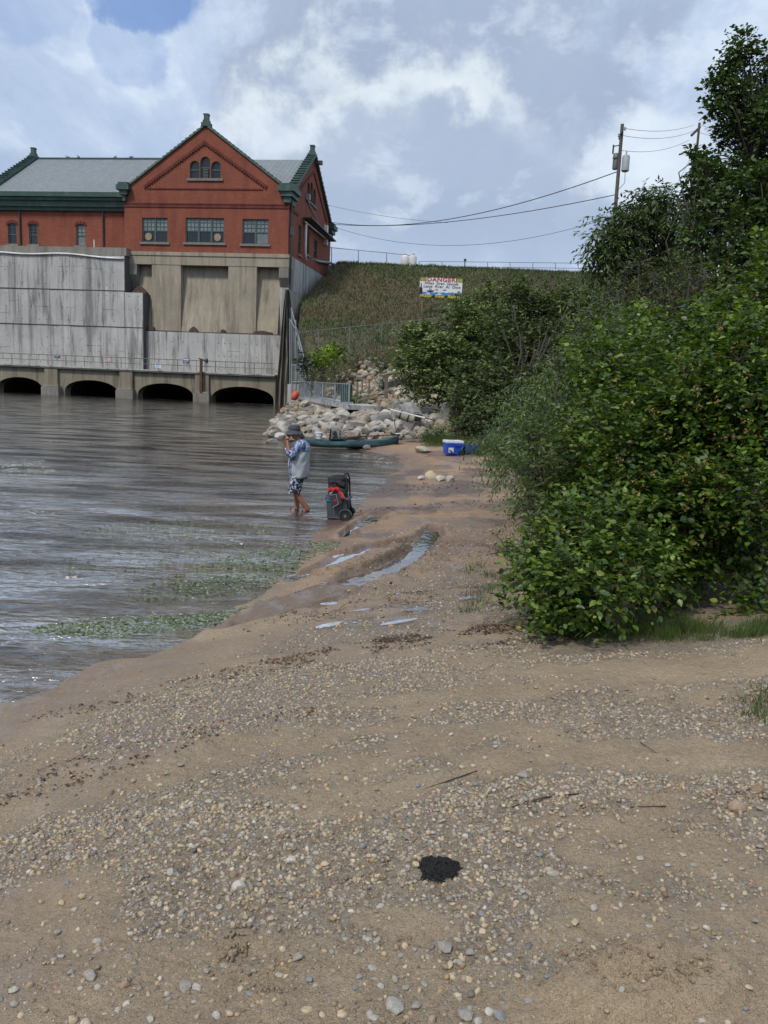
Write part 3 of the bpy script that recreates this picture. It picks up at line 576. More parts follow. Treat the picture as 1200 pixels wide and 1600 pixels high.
# ------------------------------------------------------------------ riprap rocks
ROCKPAL = [(.38,.345,.29),(.43,.39,.325),(.33,.29,.24),(.31,.30,.28),(.49,.455,.40),(.34,.27,.22),(.23,.22,.205),(.42,.39,.345)]
ROCKN = ['tan', 'cream', 'brown', 'grey', 'pale', 'reddish', 'dark grey', 'light grey']
RV = stone_variants(16, 2, .75, 'riprap_rock', MT['rock'], ROCKPAL)
def riprap():
    cand = []
    def region(poly, n, s0, s1, dmin):
        pts = [gp(x, y, 1.0) for x, y in poly]; q = [(p.x, p.y) for p in pts]; xs = [p[0] for p in q]; ys = [p[1] for p in q]; c = 0; tries = 0
        while c < n and tries < n*60:
            tries += 1; x = random.uniform(min(xs), max(xs)); y = random.uniform(min(ys), max(ys)); ins = False
            for i in range(len(q)):
                a, b = q[i], q[(i+1) % len(q)]
                if (a[1] > y) != (b[1] > y) and x < (b[0]-a[0])*(y-a[1])/(b[1]-a[1])+a[0]: ins = not ins
            if not ins: continue
            s = random.uniform(s0, s1)
            if any((x-c2[0])**2+(y-c2[1])**2 < (dmin*(s+c2[2]))**2 for c2 in cand): continue
            if -.35 < plat_st(x, y)[0] < 2.1 and -.05 < plat_st(x, y)[1] < 1.05: continue
            cand.append((x, y, s)); c += 1
    region([(640, 685), (560, 690), (490, 690), (470, 660), (560, 645), (640, 632), (725, 615), (735, 662)], 120, .24, .46, .6)
    region([(415, 684), (490, 690), (540, 655), (480, 648), (435, 664)], 70, .18, .42, .6)
    region([(485, 690), (480, 658), (530, 640), (600, 632), (700, 600), (740, 640), (640, 686)], 220, .16, .34, .6)
    region([(490, 600), (520, 575), (610, 572), (760, 560), (790, 640), (560, 640), (470, 640)], 520, .20, .42, .60)
    cand.sort(key=lambda c: -c[2]/c[1]); rest = []
    for i, (x, y, s) in enumerate(cand):
        z = H(x, y)
        if i < 298:
            mi = random.randrange(16); o = link('riprap_rock', RV[mi]); fl = random.uniform(.55, .8); o.scale = (s*random.uniform(.95, 1.4), s*random.uniform(.75, 1.0), s*fl); o.rotation_euler = (random.uniform(-.45, .45), random.uniform(-.45, .45), random.uniform(0, 6.3))
            o.location = (x, y, z+s*fl*.55+random.uniform(0, .12)*s)
            qx, qy = proj((x, y, z+s*.4)); szn = 'small' if s*FPX/y < 9 else ('large' if s*FPX/y > 14 else 'medium')
            wh = ('at the water edge' if qy > 680 else ('low in the bank' if qy > 660 else ('halfway up the bank' if qy > 640 else ('high in the bank' if qy > 615 else ('on the middle stony slope' if qy > 595 else 'at the top of the stony slope')))))
            bs = 'near the tip of the point' if qx < 450 else ('behind the wading man' if qx < 490 else ('below the steel platform' if qx < 535 else ('beside the left wooden handrail' if qx < 585 else ('beside the right wooden handrail' if qx < 625 else ('above the strapped bag' if qx < 665 else 'under the willow bush')))))
            tag(o, szn+' '+ROCKN[mi % 8]+' rock '+wh+' '+bs, 'rock', 'riprap rocks on the bank')
        else: rest.append((x, y, z+s*.35, s))
    r = np.array(rest); V, Fa, c = stones(r[:, :3], r[:, 3], 1, .2, .4, (.55, .8)); me = np_mesh('riprap', V, Fa, MT['rock'], c*0.95, True); link('riprap', me, kind='stuff', label='smaller pale rocks filling the bank')
    # gravel sized filler between
    n = 9000; X = rng.uniform(-6, 10, n); Y = rng.uniform(31.5, 57, n); d = shore_d(X, Y); k = (d > .1) & ((Y < 50) | (X > -3.5)) & ~((plat_st(X, Y)[0] > -.3) & (plat_st(X, Y)[0] < 2.1) & (plat_st(X, Y)[1] < 1.05)); X, Y = X[k], Y[k]; sz = rng.uniform(.07, .2, len(X))
    V, Fa, c = stones(np.stack([X, Y, height(X, Y)+sz*.2], -1), sz, 1, .2, .4, (.5, .8)); print('rubble', len(X)); me = np_mesh('rubble', V, Fa, MT['rock'], c*.8, True); link('rubble', me, kind='stuff', label='rubble between the bank rocks')
riprap()
def boulder(px, py, wpx, hpx, mi, label, sink=.35):
    q = gp(px, py, .4); k = q.y/FPX; o = link('rock', RV[mi]); o.scale = (wpx/2*k, wpx/2*k*.8, hpx/2*k*1.3); o.location = (q.x, q.y+wpx/2*k*.5, q.z+hpx/2*k*(1-sink)); o.rotation_euler = (.1, .05, random.uniform(-.3, .3)); tag(o, label, 'rock')
boulder(661, 708, 30, 12, 1, 'flat tan boulder alone on the sand left of the blue cooler')
boulder(688, 752, 24, 11, 4, 'wider pale tan rock of the pair lying on the far sand')
boulder(657, 750, 16, 8, 7, 'small whitish rock left of the pair on the far sand')
boulder(704, 754, 20, 13, 0, 'olive tan rock at the right end of the trio on the far sand')
boulder(573, 703, 14, 10, 6, 'dark wet rock at the waterline in front of the kayak bow')
boulder(640, 676, 52, 46, 3, 'biggest grey boulder, under the strapped bag', .2)
boulder(697, 664, 30, 34, 3, 'upright grey brown boulder right of the bag, beside the grass', .2)
boulder(618, 680, 24, 26, 7, 'block shaped grey rock at the stern of the kayak', .2)
boulder(700, 690, 12, 8, 2, 'small brown rock behind the cooler handle')
boulder(560, 672, 40, 20, 2, 'long tan boulder above the middle of the kayak')
boulder(425, 692, 22, 12, 6, 'dark wet rock at the tip of the rock point', .3)
boulder(452, 690, 16, 9, 6, 'dark wet rock second from the tip of the rock point', .3)

# ------------------------------------------------------------------ foliage
def norm(v): return v/np.maximum(np.linalg.norm(v, axis=-1, keepdims=True), 1e-9)
BROAD = (np.array([(0, 0, 0), (.28, .38, .05), (.62, .34, .03), (1, 0, -.08), (.62, -.34, .03), (.28, -.38, .05), (.45, 0, -.04)]), np.array([(0, 6, 1), (1, 6, 2), (2, 6, 3), (3, 6, 4), (4, 6, 5), (5, 6, 0)]))
NARROW = (np.array([(0, 0, 0), (.4, .10, .02), (1, 0, -.1), (.4, -.10, .02)]), np.array([(0, 3, 1), (1, 3, 2)]))
OVAL = (np.array([(0, 0, 0), (.45, .27, .04), (1, 0, -.06), (.45, -.27, .04)]), np.array([(0, 3, 1), (1, 3, 2)]))
def leaves_mesh(O, A, Nn, Ln, Wd, tmpl, col):
    S = norm(np.cross(A, Nn)); Nn = np.cross(S, A); T, Fc = tmpl; n = len(O); k = len(T)
    V = O[:, None]+T[None, :, 0:1]*(A*Ln[:, None])[:, None]+T[None, :, 1:2]*(S*(Ln*Wd)[:, None])[:, None]+T[None, :, 2:3]*(Nn*Ln[:, None])[:, None]
    Fa = (Fc[None]+(np.arange(n)*k)[:, None, None]).reshape(-1, 3); return V.reshape(-1, 3), Fa, np.repeat(col[:, None], k, 1).reshape(-1, 3)
def sprigs(clumps, per, nl, ll, span, hang=0., shell=.75, upb=.5):
    """leaf origins/directions for sprigs through a list of ellipsoid clumps"""
    O = []; A = []; N = []; B = []; C = []; out_c = []
    for ci, (c, r) in enumerate(clumps):
        c = np.array(c); r = np.array(r); m = max(6, int(per*(r[0]*r[2]+r[0]*r[1]+r[1]*r[2])/3/(ll*ll)/nl))
        d = norm(rng.normal(0, 1, (m, 3))); rad = np.where(rng.uniform(0, 1, m) < shell, rng.uniform(.72, 1.12, m), rng.uniform(.2, .85, m)); 
        lump = fbm(d[:, 0]*2.5+ci*7, d[:, 1]*2.5+d[:, 2]*3.1, 3, ci)[:, None]; p = c+d*r*rad[:, None]*(.5+.98*lump)
        sd_ = norm(d*1.0+rng.normal(0, .55, (m, 3))+np.array([0, 0, upb-hang*2.2])); out_c.append((p, sd_))
        t = (np.arange(nl)+.5)/nl; pp = p[:, None]+sd_[:, None]*(t[None, :, None]*span)+np.array([0, 0, -1])*(t[None, :, None]**2)*span*(.25+hang*.6)
        side = norm(np.cross(sd_, np.array([0, 0, 1.])+rng.normal(0, .2, (m, 3)))); sg = np.where(np.arange(nl) % 2 == 0, 1, -1)
        a = norm(sd_[:, None]*.7+side[:, None]*sg[None, :, None]*.9+rng.normal(0, .28, (m, nl, 3))+np.array([0, 0, -.25-hang]))
        nn = norm(np.array([0, 0, 1.])+rng.normal(0, .45, (m, nl, 3))); O.append(pp.reshape(-1, 3)); A.append(a.reshape(-1, 3)); N.append(nn.reshape(-1, 3))
        B.append(np.repeat(rng.uniform(.55, 1.45, m)*(.55+.9*lump[:, 0]), nl)); C.append(np.repeat(np.full(m, ci), nl))
    return np.concatenate(O), np.concatenate(A), np.concatenate(N), np.concatenate(B), out_c
def branches(root, parent, clumps, out_c, base, r0, mat, ntw=26, trunk_to=None):
    tk = MB(); base = Vector(base); cen = Vector(np.mean([c for c, r in clumps], 0)); mid = base.lerp(cen, .45) if trunk_to is None else Vector(trunk_to)
    def bent(a, b, ra, rb, n=6, j=.08):
        a = Vector(a); b = Vector(b); L = (b-a).length; pts = []; rr = []; o = Vector((0, 0, 0))
        for i in range(n+1):
            t = i/n; w = math.sin(t*math.pi); o = o+Vector((random.gauss(0, j), random.gauss(0, j), random.gauss(0, j*.5)))*L*.4
            pts.append(a.lerp(b, t)+o*w+Vector((0, 0, 1))*w*L*.08); rr.append(ra+(rb-ra)*t)
        return pts, rr
    p, r = bent(base-Vector((0, 0, .1)), mid, r0, r0*.7); tk.tube(p, r, 7); tk.build('trunk', mat, parent, 'all'); ntw = max(4, ntw//3)
    br = MB(); tw = MB()
    for (c, rr_), (pp, sd_) in zip(clumps, out_c):
        p, r = bent(mid, c, r0*.5, r0*.16); br.tube(p, r, 5)
        idx = rng.choice(len(pp), min(ntw, len(pp)), replace=False)
        for i in idx: q, r = bent(c, pp[i]+sd_[i]*.05, r0*.12, r0*.03, 4, .1); tw.tube(q, r, 3, False)
    b = br.build('branch', mat, parent, 'all'); b['kind'] = 'stuff'; w = tw.build('twig', mat, parent, 'all'); w['kind'] = 'stuff'
def plant(name, label, cat, clumps, base, cols, per, nl, ll, wd, tmpl, span, hang=0., r0=.05, mat='leaf', group=None, shell=.75, upb=.5, big=0, ntw=26, trunk_to=None, split=6):
    if split:
        out = []
        for c, rr in clumps:
            rr = np.array(rr); out.append((c, tuple(rr*.72)))
            for _ in range(split): d = norm(rng.normal(0, 1, 3)); out.append((np.array(c)+d*rr*rng.uniform(.45, 1.0), tuple(rr*rng.uniform(.22, .46))))
        clumps = out
    root = empty(name, base, label=label, cat=cat, group=group); bv = np.array(base); cl = [(np.array(c)-bv, r) for c, r in clumps]
    O, A, N, B, oc = sprigs(cl, per, nl, ll, span, hang, shell, upb); n = len(O); cols = np.array(cols); L = ll*rng.uniform(.5, 1.35, n)
    ci = rng.integers(0, len(cols), n); c = cols[ci]*B[:, None]*rng.uniform(.8, 1.2, (n, 1))
    if big:
        dist = np.linalg.norm(O+bv-CAM, axis=1); idx = np.argsort(dist/L)[:big*3]; idx = rng.choice(idx, big, replace=False); keep = np.ones(n, bool); keep[idx] = False
        protos = []
        for cc in cols:
            T, Fc = tmpl; V = T*np.array([1, wd, 1]); protos.append(np_mesh('leaf', V, Fc, MT[mat], np.repeat(cc[None], len(V), 0), False))
        for i in idx:
            a = norm(A[i]); s = norm(np.cross(a, N[i])); nn = np.cross(s, a); o = link('leaf', protos[ci[i]], root)
            o.matrix_local = Matrix.Translation(O[i].tolist()) @ Matrix((a.tolist(), s.tolist(), nn.tolist())).transposed().to_4x4() @ Matrix.Scale(float(L[i]), 4)
        O, A, N, c, L = O[keep], A[keep], N[keep], c[keep], L[keep]
    V, Fa, cc = leaves_mesh(O, norm(A), N, L, np.full(len(O), wd), tmpl, c); me = np_mesh('foliage', V, Fa, MT[mat], cc, False); link('foliage', me, root, kind='stuff')
    branches(root, root, cl, oc, (0, 0, 0), r0, MT['bark'], ntw, trunk_to); return len(Fa)
def CL(lst, sy=1.0, sz=1.0):
    out = []
    for (px, py, Y, rp) in lst: r = rp/FPX*Y; out.append((P(px, py, Y), (r, r*sy, r*sz)))
    return out
GR = [(.070, .125, .014), (.095, .155, .018), (.045, .090, .014), (.13, .185, .022), (.055, .10, .02), (.04, .085, .02), (.17, .19, .04), (.085, .14, .016), (.06, .11, .014)]
GRY = [(.11, .165, .02), (.085, .15, .018), (.14, .19, .03), (.06, .115, .016)]
WIL = [(.085, .115, .038), (.10, .135, .048), (.065, .09, .03), (.12, .15, .06)]
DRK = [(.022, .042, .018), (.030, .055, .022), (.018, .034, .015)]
OLV = [(.07, .085, .03), (.09, .10, .035), (.05, .065, .025), (.11, .10, .04)]
nt = 0
b0 = gp(960, 985, .85)
nt += plant('dogwood_shrub', 'bright green broad leaved shrub nearest the camera, lowest leaves over the gravel', 'shrub', CL([(850,925,6.3,62),(915,905,6.1,70),(985,880,6.3,75),(1040,900,6.9,62),(860,860,6.9,62),(940,835,6.7,80),(830,890,6.8,45),(1000,830,7.0,70),(900,960,6.0,40)]), b0, GR, 30, 7, .058, .82, BROAD, .26, big=300, ntw=30, r0=.03)
b0 = P(1130, 930, 8.6); b0 = Vector((b0[0], b0[1], H(b0[0], b0[1])))
nt += plant('maple_shrub', 'tall green shrub with brown seed clusters at the right edge', 'shrub', CL([(1060,790,7.2,90),(1150,760,6.9,90),(1190,850,6.8,60),(980,740,7.6,90),(1080,680,7.6,100),(1180,660,7.3,90),(1130,590,7.8,100),(1020,610,8.2,100),(1200,560,7.8,90),(1185,935,6.5,38),(1110,860,7.2,60),(930,690,8.3,80),(1100,820,7.8,80),(1240,760,7.2,90),(1240,620,7.5,90)]), b0, GR+[(.04, .09, .018)], 26, 7, .058, .85, BROAD, .26, r0=.035, ntw=30)
b0 = gp(1000, 960, .9, 0)
nt += plant('maple_shrub', 'upper mass of lighter green shrub above the seed clusters, right edge', 'shrub', CL([(1195,490,9.0,70),(1120,520,9.2,66),(1050,540,9.2,62),(980,535,10.,55),(1215,430,9.2,48),(940,590,9.2,60),(1250,420,9.2,70)]), P(1120, 960, 9.5)*np.array([1, 1, 0])+np.array([0, 0, 1.1]), GRY+GR, 22, 7, .060, 1.0, BROAD, .26, r0=.035)
b0 = P(880, 880, 9.0); b0 = Vector((b0[0], b0[1], H(b0[0], b0[1])))
nt += plant('willow_shrub', 'narrow leaved willow shrub leaning over the beach behind the nearest shrub', 'shrub', CL([(860,790,8.6,60),(850,720,9.2,65),(870,650,9.6,70),(900,760,8.4,70),(905,590,10.2,65),(835,810,8.8,40),(930,520,10.8,50),(880,700,9.,70)]), b0, WIL+GR[:2], 36, 9, .075, 1.2, NARROW, .34, r0=.05)
b0 = P(830, 790, 14.5); b0 = Vector((b0[0], b0[1], H(b0[0], b0[1])))
nt += plant('willow_shrub', 'light green drooping willow shrub hanging over the far sand', 'shrub', CL([(810,640,14,42),(790,690,14.5,36),(820,720,13.5,45),(850,620,13.5,50),(800,600+60,15.5,40),(835,680,14,45),(775,720,15.5,22)]), b0, [(.07, .13, .03), (.09, .155, .035), (.055, .10, .03)], 30, 8, .10, 1.1, NARROW, .42, hang=.5, r0=.05)
# added leaf mass, its dark colours stand in for shade inside the near shrubs
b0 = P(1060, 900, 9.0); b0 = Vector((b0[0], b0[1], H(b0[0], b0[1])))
nt += plant('shade_leaves', 'dark leaves coloured in as shade behind the near shrubs', 'shade_leaves', CL([(930,860,9.4,110),(1050,880,9,110),(1160,880,8.8,100),(960,740,10,110),(1080,700,10,120),(1200,700,10,110),(900,790,10.5,90),(1000,620,11,100),(1120,580,11,100)]), b0, DRK, 9, 6, .10, 1.1, BROAD, .26, r0=.05, mat='leaf_dull', shell=.4)
# upper trees
b0 = P(1010, 640, 23); b0 = Vector((b0[0], b0[1], H(b0[0], b0[1])))
nt += plant('willow_tree', 'dark willow tree standing in front of the nearer utility pole', 'tree', CL([(960,360,23,34),(1000,335,23.5,34),(1040,340,23.5,32),(950,400,23,30),(1000,390,24,34),(1060,390,24,36),(1090,340,25,30),(985,430,23,38),(1050,440,23,40),(1030,300+20,24,20),(940,370,22.5,18)]), b0, [(.065,.10,.032),(.085,.125,.04),(.048,.075,.025)], 110, 8, .18, 1.5, NARROW, .5, hang=.3, r0=.07, mat='leaf_dull')
b0 = P(1170, 640, 20); b0 = Vector((b0[0], b0[1], H(b0[0], b0[1])))
nt += plant('poplar_tree', 'tallest loose crowned tree rising at the right edge against the sky', 'tree', CL([(1158,70,20,17),(1150,105,20,20),(1140,150,20,26),(1125,125,20.3,14),(1170,170,20,26),(1120,165,20.5,14),(1185,205,20,32),(1155,210,20.5,26),(1190,260,20.5,34),(1150,270,20,22),(1130,215,20.5,12),(1165,300,20,32),(1200,130,21,22),(1210,330,20,40),(1120,300,20.8,22),(1100,260,21,12),(1205,90,20.5,18),(1210,170,20.5,30),(1215,240,20.5,36),(1220,300,20,44),(1180,340,19.5,36)]), b0, [(.055,.095,.028),(.08,.125,.036),(.04,.07,.022)], 50, 6, .12, 1.3, OVAL, .34, r0=.045, mat='leaf_dull', ntw=16, trunk_to=(P(1172, 260, 20)-np.array(b0)))
b0 = P(1120, 620, 17); b0 = Vector((b0[0], b0[1], H(b0[0], b0[1])))
nt += plant('poplar_tree', 'middle dark green tree under the tall one, beside the farther utility pole', 'tree', CL([(1105,275,19,20),(1085,300,19,20),(1120,330,18,34),(1160,370,17,44),(1100,380,18,36),(1190,420,16,46),(1085,250,19.5,10),(1140,420,17,40),(1200,350,17,40),(1215,300,17,40),(1150,300,17.5,26)]), b0, [(.05,.085,.024),(.07,.11,.03),(.038,.065,.02)], 40, 7, .12, 1.3, OVAL, .32, r0=.06, mat='leaf_dull')
b0 = P(1050, 650, 14); b0 = Vector((b0[0], b0[1], H(b0[0], b0[1])))
nt += plant('olive_shrub', 'olive brown shrub tops between the willow tree and the near shrubs', 'shrub', CL([(985,450,15,38),(1040,450,14.5,42),(1100,440,14,46),(1150,460,13,42),(940,480,16,36),(1010,490,13.5,42),(1080,480,13,46)]), b0, OLV+DRK[:1], 24, 8, .095, 1.1, NARROW, .34, r0=.07, mat='leaf_dull')
# middle distance bushes
b0 = gp(720, 655, 1.2)
nt += plant('willow_bush', 'large round grey green willow bush above the rocks, hiding the foot of the danger sign', 'bush', CL([(662,535,40,36),(712,505,40,34),(752,488,41,36),(650,570,39,34),(690,560,38,46),(740,530,39,50),(785,500,41,42),(680,610,38,30),(640,600,39,18),(725,600,38,40),(655,545,40,36),(770,560,39,44)]), b0, [tuple(q*1.3 for q in c_) for c_ in WIL], 42, 7, .17, 1.3, OVAL, .5, r0=.09, mat='leaf_dull', shell=.7)
b0 = gp(790, 690, .8)
nt += plant('willow_bush', 'darker wide willow bush behind the blue cooler', 'bush', CL([(820,480,38,42),(870,480,38,42),(910,500,37,40),(800,540,36,50),(850,550,36,52),(900,560,35,50),(740,640,33,34),(780,620,34,50),(840,620,33,54),(730,600,35,36),(760,660,32,30),(700+20,670,31.5,16),(810,670,31,40),(940,470,38,30),(890,620,32,44)]), b0, [(.075,.105,.036),(.095,.13,.044),(.12,.155,.058),(.05,.075,.026)], 40, 7, .16, 1.3, OVAL, .45, r0=.09, mat='leaf_dull', shell=.7)
# bright shrubs by the gate
def small_bush(px, py, Y, rp, cols, label, ll=.2, name='shrub', tm=OVAL, sz=1.0):
    global nt
    c = P(px, py, Y); r = rp/FPX*Y; b = (c[0], c[1], H(c[0], c[1])-.05); cl = [(c, (r, r, r*sz)), (c+np.array([r*.6, .2, -r*.35]), (r*.7, r*.7, r*.7*sz)), (c+np.array([-r*.6, -.2, -r*.3]), (r*.7, r*.7, r*.7*sz))]
    nt += plant(name, label, 'shrub', cl, b, cols, 8, 6, ll, 1.2, tm, .5, r0=.04, mat='leaf_dull', ntw=14)
small_bush(506, 558, 60, 17, [(.17, .26, .02), (.21, .30, .03)], 'bright yellow green shrub below the chain link fence')
small_bush(524, 546, 62, 11, [(.11, .17, .025), (.09, .14, .02)], 'small yellow green shrub right of the brightest one')
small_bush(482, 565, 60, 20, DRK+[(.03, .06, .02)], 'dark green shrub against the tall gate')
small_bush(497, 590, 56, 18, OLV[:3], 'grey brown scrub behind the steel platform railing', tm=NARROW)
small_bush(530, 580, 58, 18, OLV[1:]+[(.12, .11, .06)], 'dry olive scrub above the green bin', tm=NARROW)
small_bush(560, 562, 62, 18, [(.07, .07, .035), (.09, .085, .04)], 'brown weedy scrub at the foot of the slope', tm=NARROW)
small_bush(600, 565, 60, 18, [(.045, .09, .02), (.06, .11, .03)], 'green weeds at the top of the stony slope', tm=NARROW)
small_bush(628, 556, 60, 16, [(.04, .08, .02), (.055, .095, .025)], 'green bush tuft left of the round willow bush', tm=NARROW)
small_bush(600, 597, 50, 13, [(.045, .095, .02), (.06, .12, .03)], 'green weeds among the rocks by the wooden handrail', tm=NARROW, ll=.16)
small_bush(556, 622, 47, 13, [(.05, .10, .02), (.07, .13, .03)], 'green weeds around the left wooden handrail', tm=NARROW, ll=.14)
small_bush(768, 688, 29, 14, [(.05, .10, .03), (.07, .13, .04)], 'grassy green clump right of the blue bag', tm=NARROW, ll=.14)
small_bush(680, 676, 31, 14, [(.04, .09, .02), (.055, .11, .03)], 'green clump between the big boulder and the cooler', tm=NARROW, ll=.14)
print('leaf tris', nt)
# seed clusters on the maple shrub
def seeds():
    n = 260; sp_ = [(1150,760,6.75,90),(1080,680,7.3,100),(1060,790,6.9,80),(1180,660,7.1,80),(1020,620,7.8,90),(960,720,7.4,60),(1130,590,7.5,90)]
    pos = []
    for k in range(70):
        px, py, Y, r = random.choice(sp_); c = P(px, py, Y); R = r/FPX*Y; d = norm(rng.normal(0, 1, 3)); d[1] = -abs(d[1]); pos.append(c+d*R*.95)
    P_ = []; 
    for p in pos: P_.append(p+rng.normal(0, .022, (12, 3)))
    P_ = np.concatenate(P_); m = len(P_); A = norm(rng.normal(0, 1, (m, 3))+np.array([0, 0, -.6])); N = norm(rng.normal(0, 1, (m, 3))); col = np.array([(.22, .14, .05)])*rng.uniform(.7, 1.4, (m, 1))
    V, Fa, c = leaves_mesh(P_, A, N, np.full(m, .024), np.full(m, 1.3), OVAL, col); me = np_mesh('seed_cluster', V, Fa, MT['leaf_dull'], c); root = [o for o in bpy.data.objects if o.name.startswith('maple_shrub')][0]
    o = link('seed_cluster', me, root, kind='stuff'); o.matrix_parent_inverse = Matrix.Translation(root.location).inverted()
seeds()
# ------------------------------------------------------------------ grass
def blades(name, X, Y, Z, hgt, wid, cols, label, lean=.35, cat=None):
    n = len(X); a = rng.uniform(0, 2*np.pi, n); w = wid; dx, dy = np.cos(a)*w, np.sin(a)*w; tip = rng.normal(0, lean, (n, 2))*hgt[:, None]
    V = np.stack([np.stack([X-dx, Y-dy, Z], -1), np.stack([X+dx, Y+dy, Z], -1), np.stack([X+tip[:, 0], Y+tip[:, 1], Z+hgt], -1)], 1); Fa = np.arange(3*n).reshape(n, 3)
    me = np_mesh(name, V.reshape(-1, 3), Fa, MT['grassb'], np.repeat(cols[:, None], 3, 1).reshape(-1, 3)); return link(name, me, kind='stuff', label=label)
n = 110000; Y = 58+42*rng.uniform(0, 1, n)**.9; X = rng.uniform(-9.5, 52, n); k = shore_d(X, Y) > .3; X, Y = X[k], Y[k]; hb = fbm(X*.18, Y*.22, 5, 44); h2 = fbm(X*1.1, Y*1.1, 3, 66)
gmx = sst(hb+.5*(h2-.5)+.28*sst(Y, 90, 97)+.2*sst(Y, 64, 58), .47, .68)[:, None]; cg = np.array([(.125, .103, .058)])*(1-gmx)+np.array([(.072, .096, .036)])*gmx; cg = cg*rng.uniform(.55, 1.35, (len(X), 1))*(.75+.5*h2[:, None])
blades('slope_grass', X, Y, height(X, Y)-.03, rng.uniform(.12, .42, len(X))*(.6+.8*h2), rng.uniform(.03, .07, len(X)), cg, 'dry brown and green grass covering the embankment', .5)
def tufts(name, spots, nb, h0, h1, spread, cols, label, wid=.003):
    X = []; Y = []
    for (px, py) in spots: q = gp(px, py, .6); X.append(q.x+rng.normal(0, spread, nb)); Y.append(q.y+rng.normal(0, spread, nb))
    X = np.concatenate(X); Y = np.concatenate(Y); c = np.array(cols)[rng.integers(0, len(cols), len(X))]*rng.uniform(.7, 1.3, (len(X), 1)); blades(name, X, Y, height(X, Y)-.004, rng.uniform(h0, h1, len(X)), rng.uniform(.5, 1, len(X))*wid, c, label, .35)
GC = [(.05, .10, .02), (.07, .12, .03), (.10, .11, .04)]
tufts('grass', [(random.uniform(880, 1200), random.uniform(975, 1000)) for _ in range(46)], 110, .04, .15, .06, GC, 'grass fringe along the foot of the near shrubs')
tufts('grass', [(1195, 1105), (1185, 1120), (1200, 1090)], 160, .02, .09, .06, GC, 'grass patch at the right edge of the beach')
tufts('grass', [(735, 893), (745, 886), (778, 868), (784, 862), (742, 930), (760, 925), (775, 905), (752, 945), (765, 900), (730, 955)], 40, .04, .16, .06, GC, 'sparse grass shoots on the damp sand left of the shrubs', .004)
tufts('grass', [(random.uniform(668, 720), random.uniform(688, 700)) for _ in range(12)]+[(random.uniform(735, 790), random.uniform(700, 712)) for _ in range(16)], 160, .12, .5, .25, GC, 'green grass around the cooler', .008)
tufts('grass', [(random.uniform(500, 560), random.uniform(636, 645)) for _ in range(8)], 120, .15, .5, .4, GC, 'grass growing below the platform', .012)

# algae mats floating and stranded
def algae():
    X = []; Y = []; S = []
    for (px, py, a, b, an, n) in [(215, 975, 1.0, .30, .35, 6000), (310, 965, .5, .18, .4, 2600), (160, 985, .4, .25, .3, 500), (400, 880, 1.9, .55, 1.05, 8500), (330, 915, 1.1, .5, .8, 3500), (440, 860, .8, .35, 1.1, 1300), (300, 825, 1.8, .9, .5, 3500), (270, 870, 1.6, .6, .6, 2200), (330, 790, 1.5, .5, .4, 300)]:
        q = G(px, py, 0.0); r = np.sqrt(rng.uniform(0, 1, n)); t = rng.uniform(0, 2*np.pi, n); u = a*r*np.cos(t); w = b*r*np.sin(t); x = q[0]+u*math.cos(an)-w*math.sin(an); y = q[1]+u*math.sin(an)+w*math.cos(an)
        k = (fbm(x*3.5, y*6, 4, 12)+.22*(1-r) > .47) & (rng.uniform(0, 1, n) < .8+.2*(1-r)); X.append(x[k]); Y.append(y[k])
    X = np.concatenate(X); Y = np.concatenate(Y); n = len(X); Z = np.maximum(height(X, Y)+.006, rng.uniform(-.014, .007, n))
    A = norm(np.stack([rng.normal(.4, .8, n), rng.normal(.4, .8, n), rng.normal(0, .12, n)], -1)); N = norm(np.stack([rng.normal(0, .3, n), rng.normal(0, .3, n), np.ones(n)], -1))
    c = np.array([(.19, .235, .12), (.28, .32, .21), (.10, .14, .06), (.38, .41, .33)])[rng.integers(0, 4, n)]*rng.uniform(.6, 1.2, (n, 1))
    V, Fa, cc = leaves_mesh(np.stack([X, Y, Z], -1), A, N, rng.uniform(.015, .055, n), rng.uniform(.5, 1.3, n), OVAL, c)
    link('algae', np_mesh('algae', V, Fa, MT['leaf'], cc), kind='stuff', label='green water weed drifting and stranded along the waterline')
algae()
# leaf litter and dark organic flecks on the damp sand
def litter():
    X = []; Y = []
    for (px, py, a, b, an, n) in [(760, 985, .9, .18, .1, 1500), (640, 1000, 1.2, .25, .3, 1500), (820, 1000, .5, .2, .1, 700), (700, 760, 3.0, .8, .2, 1300), (720, 790, 3.2, .6, .3, 900), (600, 940, 1.5, .3, .5, 1400), (330, 1060, 1.6, .22, .5, 1100), (150, 1190, 1.3, .2, .5, 700), (700, 860, 2., .5, .6, 1200), (560, 880, 1.2, .4, .9, 600)]:
        q = gp(px, py); r = np.sqrt(rng.uniform(0, 1, n)); t = rng.uniform(0, 2*np.pi, n); u = a*r*np.cos(t); w = b*r*np.sin(t); x = q.x+u*math.cos(an)-w*math.sin(an); y = q.y+u*math.sin(an)+w*math.cos(an)
        k = (fbm(x*4, y*5, 3, 19) > .46) & (shore_d(x, y) > .05); X.append(x[k]); Y.append(y[k])
    X = np.concatenate(X); Y = np.concatenate(Y); n = len(X); A = norm(np.stack([rng.normal(0, 1, n), rng.normal(0, 1, n), rng.normal(0, .15, n)], -1)); N = norm(np.stack([rng.normal(0, .3, n), rng.normal(0, .3, n), np.ones(n)], -1))
    c = np.array([(.10, .055, .03), (.06, .04, .03), (.17, .09, .04), (.04, .03, .025)])[rng.integers(0, 4, n)]; V, Fa, cc = leaves_mesh(np.stack([X, Y, height(X, Y)+.006], -1), A, N, rng.uniform(.008, .035, n)*np.where(Y > 15, 2.2, 1), rng.uniform(.5, 1.5, n), OVAL, c)
    link('leaf_litter', np_mesh('leaf_litter', V, Fa, MT['leaf_dull'], cc), kind='stuff', label='dark leaf litter flecks strewn over the damp sand')
litter()
